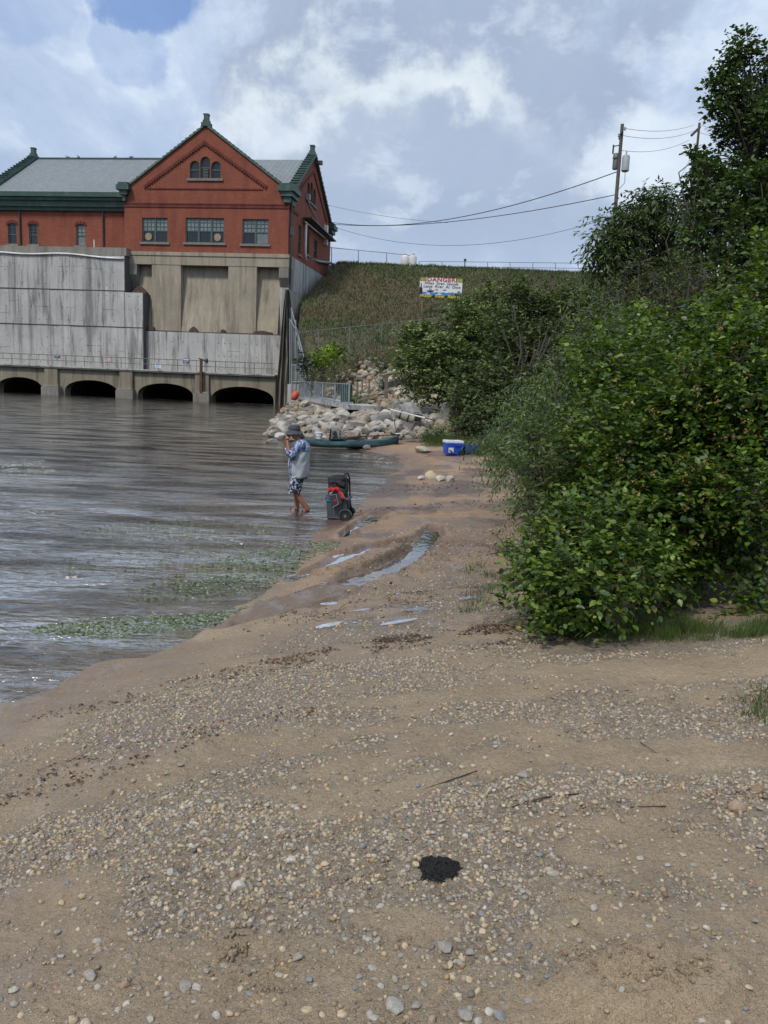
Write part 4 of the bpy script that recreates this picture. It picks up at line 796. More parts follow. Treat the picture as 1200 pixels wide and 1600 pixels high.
def foam():
    X = []; Y = []
    for (px, py, a, b, n) in [(4, 735, 1.2, 1.3, 900), (8, 728, .6, 1.8, 400), (400, 631.5, 2.5, .5, 500), (260, 624, 3., .4, 200), (150, 622, 3., .3, 150), (90, 690, 1.5, .3, 50), (120, 740, 1., .3, 50), (560, 712, .7, .8, 260), (600, 722, .3, 1.6, 260), (340, 845, 1.2, .2, 60), (20, 800, .8, .2, 60)]:
        q = G(px, py, 0); t = rng.uniform(0, 2*np.pi, n); rr = np.sqrt(rng.uniform(0, 1, n)); x = q[0]+a*rr*np.cos(t); y = q[1]+b*rr*np.sin(t); k = fbm(x*5, y*3, 3, 5) > .5; X.append(x[k]); Y.append(y[k])
    X = np.concatenate(X); Y = np.concatenate(Y); n = len(X); A = norm(np.stack([rng.normal(0, 1, n), rng.normal(0, .5, n), np.zeros(n)], -1)); N = np.tile(np.array([[0, 0, 1.]]), (n, 1)); c = np.ones((n, 3))*.55
    V, Fa, cc = leaves_mesh(np.stack([X, Y, np.full(n, .008)+rng.uniform(0, .004, n)], -1), A, N, rng.uniform(.03, .12, n), np.full(n, .8), OVAL, c); link('foam', np_mesh('foam', V, Fa, MT['leaf_dull'], cc), kind='stuff', label='flecks of white foam on the river')
foam()
# twigs on the beach
for (pts, r, lab) in [([(800, 1262), (850, 1248), (905, 1241)], .0035, 'long thin curved twig lying on the gravel right of centre'), ([(985, 1262), (1040, 1262)], .003, 'short straight twig in the gravel near the right edge'), ([(665, 1232), (700, 1222), (745, 1205)], .003, 'thin twig slanting across the gravel above the charcoal'), ([(575, 918), (612, 912)], .012, 'dark driftwood stick lying in the small channel'), ([(760, 868), (792, 862)], .008, 'thin dark stick on damp sand beside the grass shoots'), ([(1000, 1160), (1045, 1190)], .002, 'fine dark root on the sandy patch at right')]:
    mb = MB(); mb.tube([gp(x, y, .7)+Vector((0, 0, r*.8+.004*(i % 2))) for i, (x, y) in enumerate(pts)], r, 6); mb.build('twig', MT['bark'], None, 'all', label=lab, cat='twig')
# ------------------------------------------------------------------ powerhouse
TH = math.radians(8.0); BA = P(450, 397, 81.0); BA = Vector((BA[0], BA[1], 0.0))
HV = np.array([math.cos(TH), -math.sin(TH), 0]); VV = np.array([math.sin(TH), math.cos(TH), 0]); BAn = np.array(BA)
def bl(px, py, v=0.0):
    d = ray(px, py); t = (v-(CAM-BAn)@VV)/(d@VV); w = CAM+t*d-BAn; return float(w@HV), float(w[2])
def sl_(px, py, u=0.0):
    """point on the side wall plane x=u: (y, z)"""
    d = ray(px, py); t = (u-(CAM-BAn)@HV)/(d@HV); w = CAM+t*d-BAn; return float(w@VV), float(w[2])
PH = empty('powerhouse', BA, -TH, label='red brick gabled powerhouse with green trim and slate roof standing on the dam', cat='building')
def holed(outline, holes, y0, y1, ax='y'):
    """solid plate with holes; outline and holes are (a,b) loops"""
    bm = bmesh.new(); f = {'y': lambda a, b, t: (a, t, b), 'x': lambda a, b, t: (t, a, b)}[ax]; ed = []
    for lp in [outline]+holes:
        vs = [bm.verts.new(f(a, b, y0)) for a, b in lp]; ed += [bm.edges.new((vs[i], vs[(i+1) % len(vs)])) for i in range(len(vs))]
    r = bmesh.ops.triangle_fill(bm, edges=ed, use_beauty=True); bmesh.ops.recalc_face_normals(bm, faces=bm.faces)
    r = bmesh.ops.extrude_face_region(bm, geom=bm.faces[:]); mv = [e for e in r['geom'] if isinstance(e, bmesh.types.BMVert)]
    dv = Vector(f(0, 0, y1-y0)); bmesh.ops.translate(bm, verts=mv, vec=dv); bmesh.ops.recalc_face_normals(bm, faces=bm.faces); return bm
def bm_obj(name, bm, mat, parent, **k):
    me = bpy.data.meshes.new(name); bm.to_mesh(me); bm.free(); me.materials.append(mat); return link(name, me, parent, **k)
def rect(x0, x1, z0, z1): return [(x0, z0), (x1, z0), (x1, z1), (x0, z1)]
def archrect(x0, x1, z0, z1, n=8, rise=.5):
    c = (x0+x1)/2; h = (x1-x0)/2; r = h*rise*2 if rise < .5 else h; pts = [(x0, z0), (x1, z0)]
    for k in range(n+1): a = math.pi*k/n; pts.append((c+h*math.cos(a), z1-r+r*math.sin(a)))
    return pts
def window(x0, x1, z0, z1, y, nsash, parent, arch=0., louver=False, pale=(1, 1), rows=3, cols=3, vent=None, label=None, ax='y'):
    T = (lambda a, t, b: (a, t, b)) if ax == 'y' else (lambda a, t, b: (-t, a, b))
    def bx(mb, a0, a1, t0, t1, b0, b1): p = T(a0, t0, b0); q = T(a1, t1, b1); mb.box([min(p[i], q[i]) for i in range(3)], [max(p[i], q[i]) for i in range(3)])
    fr = MB(); w = (x1-x0)/nsash; zm = z0+(z1-z0)*.48; ft = .09
    bx(fr, x0, x1, y+.12, y+.22, z0, z0+ft); bx(fr, x0, x1, y+.12, y+.22, z1-ft, z1)
    for i in range(nsash+1): xx = x0+i*w; hw = ft if 0 < i < nsash else ft; bx(fr, max(x0, xx-hw), min(x1, xx+hw), y+.10, y+.22, z0+ft, z1-ft)
    f = fr.build('window', MT['win_frame'], parent); 
    if label: f['label'] = label
    mu = MB(); sa = MB()
    for i in range(nsash):
        a = x0+i*w+ft; b = x0+(i+1)*w-ft; bx(sa, a, b, y+.13, y+.19, zm-.05, zm+.05)
        for c in range(1, cols): q = a+(b-a)*c/cols; bx(mu, q-.025, q+.025, y+.15, y+.18, zm+.05, z1-ft)
        for r in range(1, rows): q = zm+(z1-zm)*r/rows; bx(mu, a, b, y+.153, y+.177, q-.02, q+.02)
        g = MB(); bx(g, a, b, y+.20, y+.215, zm, z1-ft); g.build('pane', MT['glass_pale'] if pale[i % len(pale)] else MT['glass_dark'], f)
        g = MB(); bx(g, a, b, y+.20, y+.215, z0+ft, zm); g.build('pane', MT['glass_pale'] if pale[i % len(pale)] == 2 else MT['glass_dark'], f)
        if vent is not None and vent == i: v = MB(); v.lathe([(.36, y+.10), (.36, y+.14), (.30, y+.09)][:2], ((a+b)/2-.05, 0, z0+(zm-z0)*.5), 20, 'y'); v.build('fan_guard', simple('tan_guard', (.28, .22, .14), .7, .3, 8), f)
    mu.build('muntin', MT['win_frame'], f); sa.build('meeting_rail', MT['win_frame'], f)
    si = MB(); bx(si, x0-.22, x1+.22, y-.14, y+.14, z0-.20, z0-.003); si.build('sill', MT['sill'], f); return f
def make_powerhouse():
    L, R = bl(195, 393, 0)[0], 0.0; zb = bl(320, 395, 0)[1]; ze = 20.25; cx = (L+R)/2; za = bl(320, 197, 0)[1]
    # front gable wall with its openings
    W = []
    for (a, b, c, d, n, vent, pale) in [(222, 262, 340, 379, 2, 0, (1, 1)), (290, 350, 340, 380, 3, 2, (1, 1, 1)), (379, 419, 342, 382, 2, None, (1, 2))]:
        x0, z1 = bl(a, c); x1, z0 = bl(b, d); W.append((x0, x1, z0, z1, n, vent, pale))
    t = []
    for (a, b, c, d) in [(296.5, 312, 251, 279), (313, 328.5, 244.5, 279), (330, 345, 252, 279)]:
        x0, z1 = bl(a, c); x1, z0 = bl(b, d); t.append((x0, x1, z0, z1))
    outline = [(L, zb), (R, zb), (R, ze+.16), (cx, za+.04), (L, ze+.16)]
    bm = holed(outline, [rect(*w[:4]) for w in W]+[archrect(*q) for q in t], 0, .45); bm_obj('gable_wall', bm, MT['brick'], PH)
    for w in W: window(w[0], w[1], w[2], w[3], 0, w[4], PH, vent=w[5], pale=w[6], rows=3)
    z0t = min(q[2] for q in t)
    for i, q in enumerate(t):
        fr = MB(); pts = archrect(q[0]+.02, q[1]-.02, q[2]+.02, q[3]-.02, 10); 
        for j in range(len(pts)): a = pts[j]; b = pts[(j+1) % len(pts)]; fr.bar((a[0], .2, a[1]), (b[0], .2, b[1]), .14, .12)
        fr.bar((q[0], .2, q[2]+(q[3]-q[2])*.5), (q[1], .2, q[2]+(q[3]-q[2])*.5), .1, .1)
        f = fr.build('window', MT['win_frame'], PH); g = MB(); g.prism(pts, .24, .26); g.build('pane', MT['glass_dark'], f)
        if i == 1:
            lv = MB()
            for k in range(6): zz = q[2]+.12+k*.14; lv.box((q[0]+.25, .12, zz), (q[1]-.25, .2, zz+.07))
            lv.build('louvre', simple('louvre_grey', (.10, .12, .12), .6), f)
    s = MB(); s.box((t[0][0]-.25, -.14, z0t-.22), (t[2][1]+.25, .2, z0t-.003)); s.build('sill', MT['sill'], PH)
    # raised brick work
    m = MB(); a = bl(225, 292); b = bl(320, 222); c = bl(417, 292)
    m.bar((a[0], -.04, a[1]), (b[0], -.04, b[1]), .12, .22); m.bar((b[0], -.04, b[1]), (c[0], -.04, c[1]), .12, .22); m.bar((a[0]+.4, -.03, a[1]-.15), (c[0]-.4, -.03, a[1]-.15), .08, .13)
    m.build('brick_moulding', MT['brick_dark'], PH)
    m = MB(); n = 26
    for (p, q) in ((a, b), (b, c)):
        for k in range(n): tt = (k+.5)/n; x = p[0]+(q[0]-p[0])*tt; z = p[1]+(q[1]-p[1])*tt; m.box((x-.08, -.13, z-.25), (x+.08, -.003, z-.08))
    m.build('dentil', MT['brick_dark'], PH, kind='stuff')
    zc = bl(320, 321)[1]; m = MB(); m.box((L+.02, -.07, zc-.22), (R-.002, -.002, zc+.08)); m.box((L+.02, -.11, zc+.08), (R-.002, -.003, zc+.18)); m.build('belt_course', MT['brick_dark'], PH)
    # side wall (right) with gable
    D = 19.0; zs = bl(450, 397)[1]; ymid = 9.5; zr = 26.0
    sw = [(7.9, 9.4, 21.2, 23.3)]; SW = []
    for (pa, pb, pc, pd) in [(466, 470, 352, 398), (478, 483, 360, 398), (491, 496, 375, 405)]:
        y0, _ = sl_(pa, 380); y1, _ = sl_(pb, 380); _, z1 = sl_((pa+pb)/2, pc); _, z0 = sl_((pa+pb)/2, pd); SW.append((y0, y1, max(z0, zs+.3), z1))
    ar = []; ym = sl_(487, 300)[0]; zt = sl_(487, 290)[1]; zl = sl_(487, 318)[1]
    for k, (dw, h) in enumerate([(-1.35, 0), (0, .35), (1.35, 0)]): ar.append((ym+dw-.55, ym+dw+.55, zl, zt+h))
    bm = holed([(0.452, zs), (D, zs), (D, ze+.12), (ymid, zr+.22), (0.452, ze+.12)], [rect(*q) for q in SW]+[archrect(*q) for q in ar], 0, -.4, 'x'); bm_obj('side_wall', bm, MT['brick'], PH)
    for q in SW: window(q[0], q[1], q[2], q[3], 0.0, 1, PH, ax='x', pale=(0,))
    for q in ar:
        fr = MB(); pts = archrect(q[0]+.02, q[1]-.02, q[2]+.02, q[3]-.02, 10)
        for j in range(len(pts)): a2 = pts[j]; b2 = pts[(j+1) % len(pts)]; fr.bar((-.2, a2[0], a2[1]), (-.2, b2[0], b2[1]), .12, .12)
        f = fr.build('window', MT['win_frame'], PH); g = MB(); g.prism(pts, -.26, -.24, 'x'); g.build('pane', MT['glass_dark'], f)
    s = MB(); s.box((-.1, ar[0][0]-.3, zl-.22), (.14, ar[2][1]+.3, zl-.003)); s.build('sill', MT['sill'], PH)
    m = MB(); m.bar((.05, 2.6, zr-5.2), (.05, ymid, zr-1.4), .12, .2); m.bar((.05, D-2.6, zr-5.2), (.05, ymid, zr-1.4), .12, .2); m.box((.002, .46, zc-.22), (.07, 3.6, zc+.1)); m.build('brick_moulding', MT['brick_dark'], PH)
    # pipes, balcony, lamp on the side wall
    pp = [sl_(x, y, .3) for x, y in [(470, 300+48), (500, 372), (509, 380)]]
    m = MB(); m.tube([(.3, sl_(473, 347)[0], sl_(473, 347)[1]), (.3, sl_(508, 375)[0], sl_(508, 375)[1])], .1, 8); m.build('pipe', MT['white_paint'], PH, 'all')
    ya, za_ = sl_(474, 350); m = MB(); m.tube([(.3, ya, za_), (.3, ya, zs+1.0), (.3, ya+.5, zs+.3)], .12, 8); m.build('pipe', MT['white_paint'], PH, 'all')
    ya, z1_ = sl_(472, 345); yb, z2_ = sl_(511, 381); m = MB(); m.bar((.6, ya, z1_+.3), (.6, yb, z2_+.3), 1.0, .12); m.build('canopy', MT['dark_metal'], PH)
    ya, z1_ = sl_(507, 352); m = MB(); m.box((.02, ya-.3, z1_-2.2), (.4, ya+.3, z1_)); m.build('meter_box', MT['white_paint'], PH)
    ya, z1_ = sl_(478, 311); m = MB(); m.tube([(.1, ya, z1_), (.1, ya+7.5, z1_-1.9)], .05, 6); m.build('conduit', MT['galv'], PH); m = MB(); m.box((.02, ya-.2, z1_-.1), (.45, ya+.2, z1_+.5)); m.build('lamp_box', MT['galv'], PH)
    # downpipe at the corner
    m = MB(); m.tube([(.18, .35, ze-.6), (.18, .35, zs-6.5), (.35, .3, zs-7.5), (.2, .3, zs-9)], .11, 8); m.box((.05, .2, zs+1.8), (.42, .52, zs+2.6)); m.build('downpipe', MT['dark_metal'], PH)
    # left wing
    WY = 2.0; WL = -32.4; zw0 = bl(100, 394, WY)[1]; zw1 = 20.0; ww = []
    for (pa, pb, pc, pd) in [(12, 26.5, 348.5, 381.5), (45, 59, 349.5, 382), (119, 133.5, 350, 384)]:
        x0, z1 = bl(pa, pc, WY); x1, z0 = bl(pb, pd, WY); ww.append((x0, x1, z0, z1))
    bm = holed(rect(WL, L, zw0-1, zw1), [archrect(*q, rise=.16) for q in ww], WY, WY+.45); bm_obj('wing_wall', bm, MT['brick'], PH)
    for i, q in enumerate(ww):
        window(q[0], q[1], q[2], q[3]-.05, WY, 1, PH, pale=((0,), (0,), (2,))[i], rows=3, cols=2)
    m = MB(); 
    for q in ww:
        c = (q[0]+q[1])/2; h = (q[1]-q[0])/2+.12
        for k in range(7): a = math.pi*(k+.5)/7; m.box((c+h*math.cos(a)-.07, WY-.05, q[3]-.28+.36*math.sin(a)-.02), (c+h*math.cos(a)+.07, WY-.003, q[3]-.28+.36*math.sin(a)+.25))
    m.build('arch_brick', MT['brick_dark'], PH, kind='stuff')
    m = MB(); zq = bl(100, 327, WY)[1]; m.box((WL, WY-.06, zq-.25), (L, WY-.002, zq+.15)); m.build('belt_course', MT['brick_dark'], PH)
    for pxx in (32, 162):
        xx = bl(pxx, 350, WY)[0]; m = MB(); m.tube([(xx, WY-.14, zw1-.2), (xx, WY-.14, zw0-.1)], .09, 8); m.build('downpipe', MT['dark_metal'], PH)
    m = MB(); m.box((L-.0, .46, zb), (L+.4, WY+.2, ze-.3)); m.build('return_wall', MT['brick'], PH)
    x0, z1 = bl(193, 351, 1.4); z0 = bl(193, 386, 1.4)[1]; m = MB(); m.box((L-.05, .9, z0), (L-.003, 1.7, z1)); m.build('window', MT['glass_dark'], PH)
    # eaves
    zt = bl(100, 301, 1.2)[1]
    m = MB(); m.box((WL-.3, .75, zt-.45), (L+.0, 2.6, zt)); m.box((WL-.3, 1.05, zt-.75), (L, 2.6, zt-.453)); m.build('gutter', MT['green_metal'], PH)
    m = MB(); m.box((WL-.2, 1.35, zt-1.30), (L, 2.6, zt-.753)); m.box((WL-.2, 1.7, zt-1.65), (L, 2.6, zt-1.303)); m.build('cornice', MT['green_metal'], PH)
    def corner_block(x0, x1, y0, y1, z):
        m = MB(); m.box((x0+.5, y0+.4, z-1.5), (x1-.5, y1, z-.95)); m.box((x0+.25, y0+.2, z-.947), (x1-.25, y1+.1, z-.5)); m.box((x0, y0, z-.497), (x1, y1+.2, z-.02)); m.box((x0+.15, y0+.1, z-.017), (x1-.15, y1, z+.22)); m.build('cornice_block', MT['green_metal'], PH)
    zcb = bl(195, 290)[1]; corner_block(L-.55, L+.75, -.7, 2.7, zcb); corner_block(R-1.0, R+.65, -.7, 1.9, bl(450, 292)[1]); corner_block(R-.6, R+.65, D-1.2, D+.7, zcb)
    # roofs
    def slab(name, q, th=.16):
        n = (Vector(q[1])-Vector(q[0])).cross(Vector(q[3])-Vector(q[0])).normalized(); 
        if n.z < 0: n = -n
        m = MB(); m.add([Vector(p) for p in q]+[Vector(p)-n*th for p in q], [(0,1,2,3),(7,6,5,4),(0,4,5,1),(1,5,6,2),(2,6,7,3),(3,7,4,0)]); m.build(name, MT['roof'], PH)
    zr2 = bl(230, 249, ymid)[1]
    slab('roof', [(WL, .95, zt+.02), (-.35, .95, zt+.02), (-.35, ymid, zr2), (WL, ymid, zr2)]); slab('roof', [(WL, D-.2, zt), (-.35, D-.2, zt), (-.35, ymid, zr2), (WL, ymid, zr2)])
    slab('roof', [(L+.1, .5, ze-.7), (cx, .5, za-.8), (cx, ymid, za-.8), (L+.1, ymid, ze-.7)]); slab('roof', [(R-.1, .5, ze-.7), (cx, .5, za-.8), (cx, ymid, za-.8), (R-.1, ymid, ze-.7)])
    m = MB(); m.tube([(WL, ymid, zr2+.06), (L+4, ymid, zr2+.06)], .12, 6); m.build('ridge_cap', MT['green_metal'], PH)
    m = MB(); m.prism([(WY, zw0), (D, zw0), (D, zt-.1), (ymid, zr2-.1), (WY, zt-.1)], WL, WL+.4, 'x'); m.build('end_wall', MT['brick'], PH)
    # coping tiles: each tile is a piece
    tile = MB(); tile.prism([(-.5, 0), (.5, 0), (.5, .16), (-.5, .30)], -.5, .5, 'y'); tm = tile.mesh('coping_tile', MT['green_tile'])
    def coping(p0, p1, n, w, hgt=1.0):
        p0 = Vector(p0); p1 = Vector(p1); d = (p1-p0)/n; dn = d.normalized(); side = dn.cross(Vector((0, 0, 1))).normalized(); upv = side.cross(dn)
        for k in range(n):
            o = link('coping_tile', tm, PH); c = p0+d*(k+.5)
            o.matrix_local = Matrix.Translation(c) @ Matrix((dn, side, upv)).transposed().to_4x4() @ Matrix.Diagonal((d.length*.98, w, hgt, 1))
    zk = za+.02
    coping((L-.1, .2, ze+.1), (cx, .2, zk), 22, .75, .8); coping((R+.1, .2, ze+.1), (cx, .2, zk), 22, .75, .8)
    coping((-.15, .6, ze+.1), (-.15, ymid, zr+.2), 16, .9, 1.3); coping((-.15, D, ze+.1), (-.15, ymid, zr+.2), 16, .9, 1.3); coping((WL+.1, .7, zt+.05), (WL+.1, ymid, zr2+.1), 17, .95, 1.3)
    def finial(x, y, z):
        m = MB(); m.box((x-.42, y-.42, z-.1), (x+.42, y+.42, z+.25)); m.box((x-.30, y-.30, z+.253), (x+.30, y+.30, z+.5)); m.box((x-.22, y-.22, z+.503), (x+.22, y+.22, z+.95)); m.box((x-.26, y-.26, z+.953), (x+.26, y+.26, z+1.08)); m.build('finial', MT['green_metal'], PH)
    finial(cx, .2, zk+.05); finial(-.15, ymid, zr+.2); finial(WL+.1, ymid, zr2+.1)
    m = MB(); m.box((.2, ymid+.1, zr-.6), (.9, ymid+.5, zr-.2)); m.build('siren', MT['dark_metal'], PH)
    # dark inside so that the windows do not look through
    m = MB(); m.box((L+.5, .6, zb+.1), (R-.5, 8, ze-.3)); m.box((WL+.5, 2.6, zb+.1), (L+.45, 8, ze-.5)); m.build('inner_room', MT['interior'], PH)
make_powerhouse()
# gulls on the ridge
gull = MB(); gull.lathe([(.01, -.2), (.08, -.12), (.11, 0), (.07, .14), (.02, .24)], (0, 0, .18), 8, 'x'); gull.lathe([(.01, -.07), (.055, 0), (.01, .07)], (-.17, 0, .30), 8, 'x'); gull.bar((-.23, 0, .3), (-.3, 0, .29), .02); gull.bar((0, .03, 0), (0, .03, .1), .015); gull.bar((0, -.03, 0), (0, -.03, .1), .015); gme = gull.mesh('gull', simple('gull_grey', (.22, .22, .22), .7), 'all')
for i, (px, lab) in enumerate([(106, 'leftmost small gull perched on the roof ridge'), (123, 'second small gull from the left on the roof ridge'), (180, 'third small gull from the left on the roof ridge'), (205, 'small gull on the ridge nearest the brick gable')]):
    x, z = bl(px, 248, 9.5); w = BA+Vector((HV*x+VV*9.5).tolist()); o = link('gull', gme, label=lab, cat='bird', group='gulls on the roof ridge'); o.location = (w.x, w.y, z-.02); o.scale = (1.05, 1.05, 1.05); o.rotation_euler = (0, 0, i*1.3)

# ------------------------------------------------------------------ dam: concrete under and beside the building
DM = empty('dam_wall', BA, -TH, label='stained concrete dam wall with arched outlets under the brick powerhouse', cat='dam')
def make_dam():
    L, R = bl(195, 393, 0)[0], 0.0; zb = bl(320, 395, 0)[1]; z1 = bl(320, 415)[1]; z2 = bl(320, 519)[1]; zl = bl(200, 575, -2.5)[1]; zl = (zl+bl(420, 587, -2.5)[1])/2
    m = MB(); m.box((L, -.12, z1), (R+.12, 2.2, zb-.003)); m.box((L, -.20, zb-.35), (R+.16, 1, zb-.006)); m.build('upper_band', MT['conc_tan'], DM)
    m = MB()   # recessed sloping face behind the pilasters
    m.add([(L+1.0, .85, z1), (R-.9, .85, z1), (R-.9, -.02, z2), (L+1.0, -.02, z2), (L+1.0, 3, z1), (R-.9, 3, z1), (R-.9, 3, z2), (L+1.0, 3, z2)], [(0,1,2,3),(4,7,6,5),(0,4,5,1),(1,5,6,2),(2,6,7,3),(3,7,4,0)]); m.build('recessed_face', MT['conc_tan'], DM)
    for (a, b) in ((238, 283), (357, 401)):
        x0 = bl(a, 450)[0]; x1 = bl(b, 450)[0]; m = MB(); m.box((x0, -.08, z2+.02), (x1, 2.4, z1-.003)); m.build('pilaster', MT['conc_tan'], DM)
    for (x0, x1) in ((L, L+1.3), (R-.85, R+.10)):
        m = MB(); m.prism([(-.1, z1-.003), (2, z1-.003), (2, z1-2.9), (1.1, z1-2.9), (-.1, z1-1.0)], x0, x1, 'x'); m.build('corbel', MT['conc_mid'], DM)
    m = MB(); m.box((L+1.0, 1.5, z2-.5), (L+3.0, 3.2, z1-.005)); m.box((R-.9, .9, -3), (R, 3, z1-2)); m.build('corner_face', MT['conc_tan'], DM)
    # side base below the brick, runs back into the embankment
    m = MB(); zs = bl(450, 397)[1]; m.box((R-.9, .452, -2), (R+.02, 19.2, zs-.004)); m.build('side_base', MT['conc_grey'], DM)
    # lower face made of pour panels
    xa = bl(228, 500, -.6)[0]; xb = bl(440, 560, -.6)[0]; xw = bl(0, 500, -1.2)[0]-3; xc = bl(195, 420, -1.2)[0]; zt = bl(100, 397, -1.2)[1]; zst = bl(212, 457, -1.2)[1]
    back = MB(); back.box((xa, -.5, zl-.5), (xb, 1.4, z2-.05)); back.box((xw, -1.1, zl-.5), (xc-.03, 3, zt-.02)); back.box((xc-.03, -1.1, zl-.5), (xa-.02, 1.4, zst-.02)); back.build('joint_face', MT['joint'], DM)
    cube = MB(); cube.box((0, 0, 0), (1, 1, 1)); cm = cube.mesh('concrete_panel', MT['conc_grey']); n = 0; holes = MB()
    def panels(x0, x1, yf, rows):
        nonlocal n; x = x0
        while x < x1-.3:
            w = random.choice([.95, 1.25, 1.6, 1.9, 2.3]); w = min(w, x1-x)
            if x1-(x+w) < .5: w = x1-x
            dy = random.uniform(0, .03)
            for (za_, zb_) in rows:
                k = random.choice([1, 1, 2]); cuts = [za_]+sorted(random.uniform(za_+(zb_-za_)*.25, za_+(zb_-za_)*.75) for _ in range(k-1))+[zb_]
                for q in range(len(cuts)-1):
                    o = link('concrete_panel', cm, DM); dd = dy+random.uniform(0, .022); o.scale = (w-.02, .12+dd, cuts[q+1]-cuts[q]-.022); o.location = (x, yf-dd, cuts[q]); n += 1
                if w > 1.2:
                    for zz in np.arange(za_+.5, zb_-.3, 1.25):
                        for xx in (x+w*.25, x+w*.75):
                            if random.random() < .7: holes.box((xx-.04, yf-dy-.028, zz-.04), (xx+.04, yf-dy-.02, zz+.04))
            x += w
    r1 = bl(100, 508, -1.2)[1]; r2 = bl(100, 452, -1.2)[1]
    panels(xw, xc-.03, -1.22, [(zl-.1, r1-.04), (r1+.03, r2-.04), (r2+.03, zt-.05)]); panels(xc, xa-.02, -1.22, [(zl-.1, r1-.04), (r1+.03, zst)]); panels(xa, xb, -.62, [(zl-.1, z2-.1)])
    holes.build('tie_hole', MT['joint'], DM, kind='stuff')
    m = MB(); m.box((xw, -1.30, r1-.03), (xa, -1.1, r1+.02)); m.box((xw, -1.30, r2-.03), (xc, -1.1, r2+.02)); m.build('pour_ledge', MT['joint'], DM)
    m = MB(); m.box((xw, -1.05, zt), (xc+.1, 2.3, zt+.75)); m.build('parapet', MT['conc_mid'], DM)
    m = MB(); pts = [(xw, -1.35, zt+.0)]+[(xw+(xc-xw)*k/14, -1.35, zt+.08*math.sin(k*.9)-.35*(k/14)**4) for k in range(1, 15)]; m.tube(pts, .09, 6); m.build('pipe', MT['white_paint'], DM, 'all')
    m = MB(); x, z = bl(146.5, 388, -.9); m.tube([(x, -.8, zt+.7), (x, -.8, zt+1.5)], .06, 6); m.build('vent_pipe', MT['white_paint'], DM)
    for (a, b, y, h) in ((205, 228, 457, .7), (225, 240, 512, .3), (294, 308, 517, .45), (343, 352, 519, .3), (395, 425, 520, .25)):   # silt heaps on the ledges
        x0, z0 = bl(a, y, -.6); x1 = bl(b, y, -.6)[0]; m = MB(); m.prism([(x0, z0-.2), (x1, z0-.2), (x1-.1, z0+.1), ((x0+x1)/2, z0+h), (x0+.1, z0+.15)], -.55, .2); m.build('rubble_heap', simple('rust_silt', (.085, .06, .045), .95, .4, 4), DM)
    # walkway ledge
    xl, xr = bl(0, 575, -2.5)[0]-3, bl(430, 587, -2.5)[0]
    m = MB(); m.box((xl, -2.7, zl-.22), (xr, -.55, zl)); m.build('walkway', MT['conc_mid'], DM)
    m = MB(); m.box((xl, -1.0, zl+.002), (xa-.02, -1.3+.0, zl+.0+.45)); 
    # arches
    ctr = []; spans = [(-6, 66), (100, 183), (214, 301), (330, 427)]; A = []
    for (a, b) in spans:
        x0 = bl(a, 615, -2.5)[0]; x1 = bl(b, 625, -2.5)[0]; A.append((x0, x1))
    top = zl-.223; crown = bl(258, 599, -2.5)[1]; outline = [(xl, top), (xl, -1.5)]
    for (x0, x1) in A:
        outline += [(x0, -1.5), (x0, .35)]; c = (x0+x1)/2; h = (x1-x0)/2
        for k in range(1, 16): t = math.pi*(1-k/16); outline.append((c+h*math.cos(t), .35+(crown-.35)*math.sin(t)**.85))
        outline += [(x1, .35), (x1, -1.5)]
    outline += [(xr, -1.5), (xr, top)]
    bm = holed(outline, [], -2.35, -1.2); bm_obj('arch_wall', bm, MT['conc_arch'], DM)
    bm = holed(outline, [], -1.19, 6); bm_obj('arch_vault', bm, MT['interior'], DM)  # vault and its back coloured near-black for the lack of light inside
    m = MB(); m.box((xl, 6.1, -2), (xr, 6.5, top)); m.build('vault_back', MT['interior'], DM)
    for (a, b, pa, pb) in ((65, 92, 70, 90), (181, 208, 187, 207), (302, 327, 305, 326)):
        x0 = bl(pa, 600, -2.6)[0]; x1 = bl(pb, 600, -2.6)[0]; m = MB(); m.box((x0, -2.62, .5), (x1, -2.2, top)); m.build('pier', MT['conc_arch'], DM)
        x0 = bl(a, 620, -3.0)[0]; x1 = bl(b, 620, -3.0)[0]; m = MB(); m.box((x0, -3.1, -2), (x1, -2.1, .75)); m.box((x0+.1, -2.95, .753), (x1-.1, -2.1, .95)); m.build('pier_footing', MT['conc_mid'], DM, bevel=.04)
    m = MB(); m.box((xl, -2.76, zl-.10), (xr, -2.705, zl+.03)); m.build('edge_strip', MT['conc_grey'], DM)
    return xl, xr, zl
XL, XR, ZL = make_dam()
def railing():
    rt = empty('walkway_railing', BA, -TH, label='thin weathered pipe railing along the walkway above the arches', cat='railing'); x = XL+.5; k = 0
    for z, r in ((1.08, .035), (.55, .028)): m = MB(); m.tube([(XL, -2.6, ZL+z), (XR-.1, -2.6, ZL+z)], r, 6); m.build('rail', MT['rail'], rt)
    pm = MB(); pm.tube([(0, 0, 0), (0, 0, 1.08)], .035, 6); pmm = pm.mesh('post', MT['rail']); pm = MB(); pm.tube([(0, 0, .55), (0, 0, 1.08)], .026, 6); pm2 = pm.mesh('post', MT['rail'])
    while x < XR-.3: o = link('post', pmm if k % 2 == 0 else pm2, rt); o.location = (x, -2.6, ZL); x += .98; k += 1
railing()
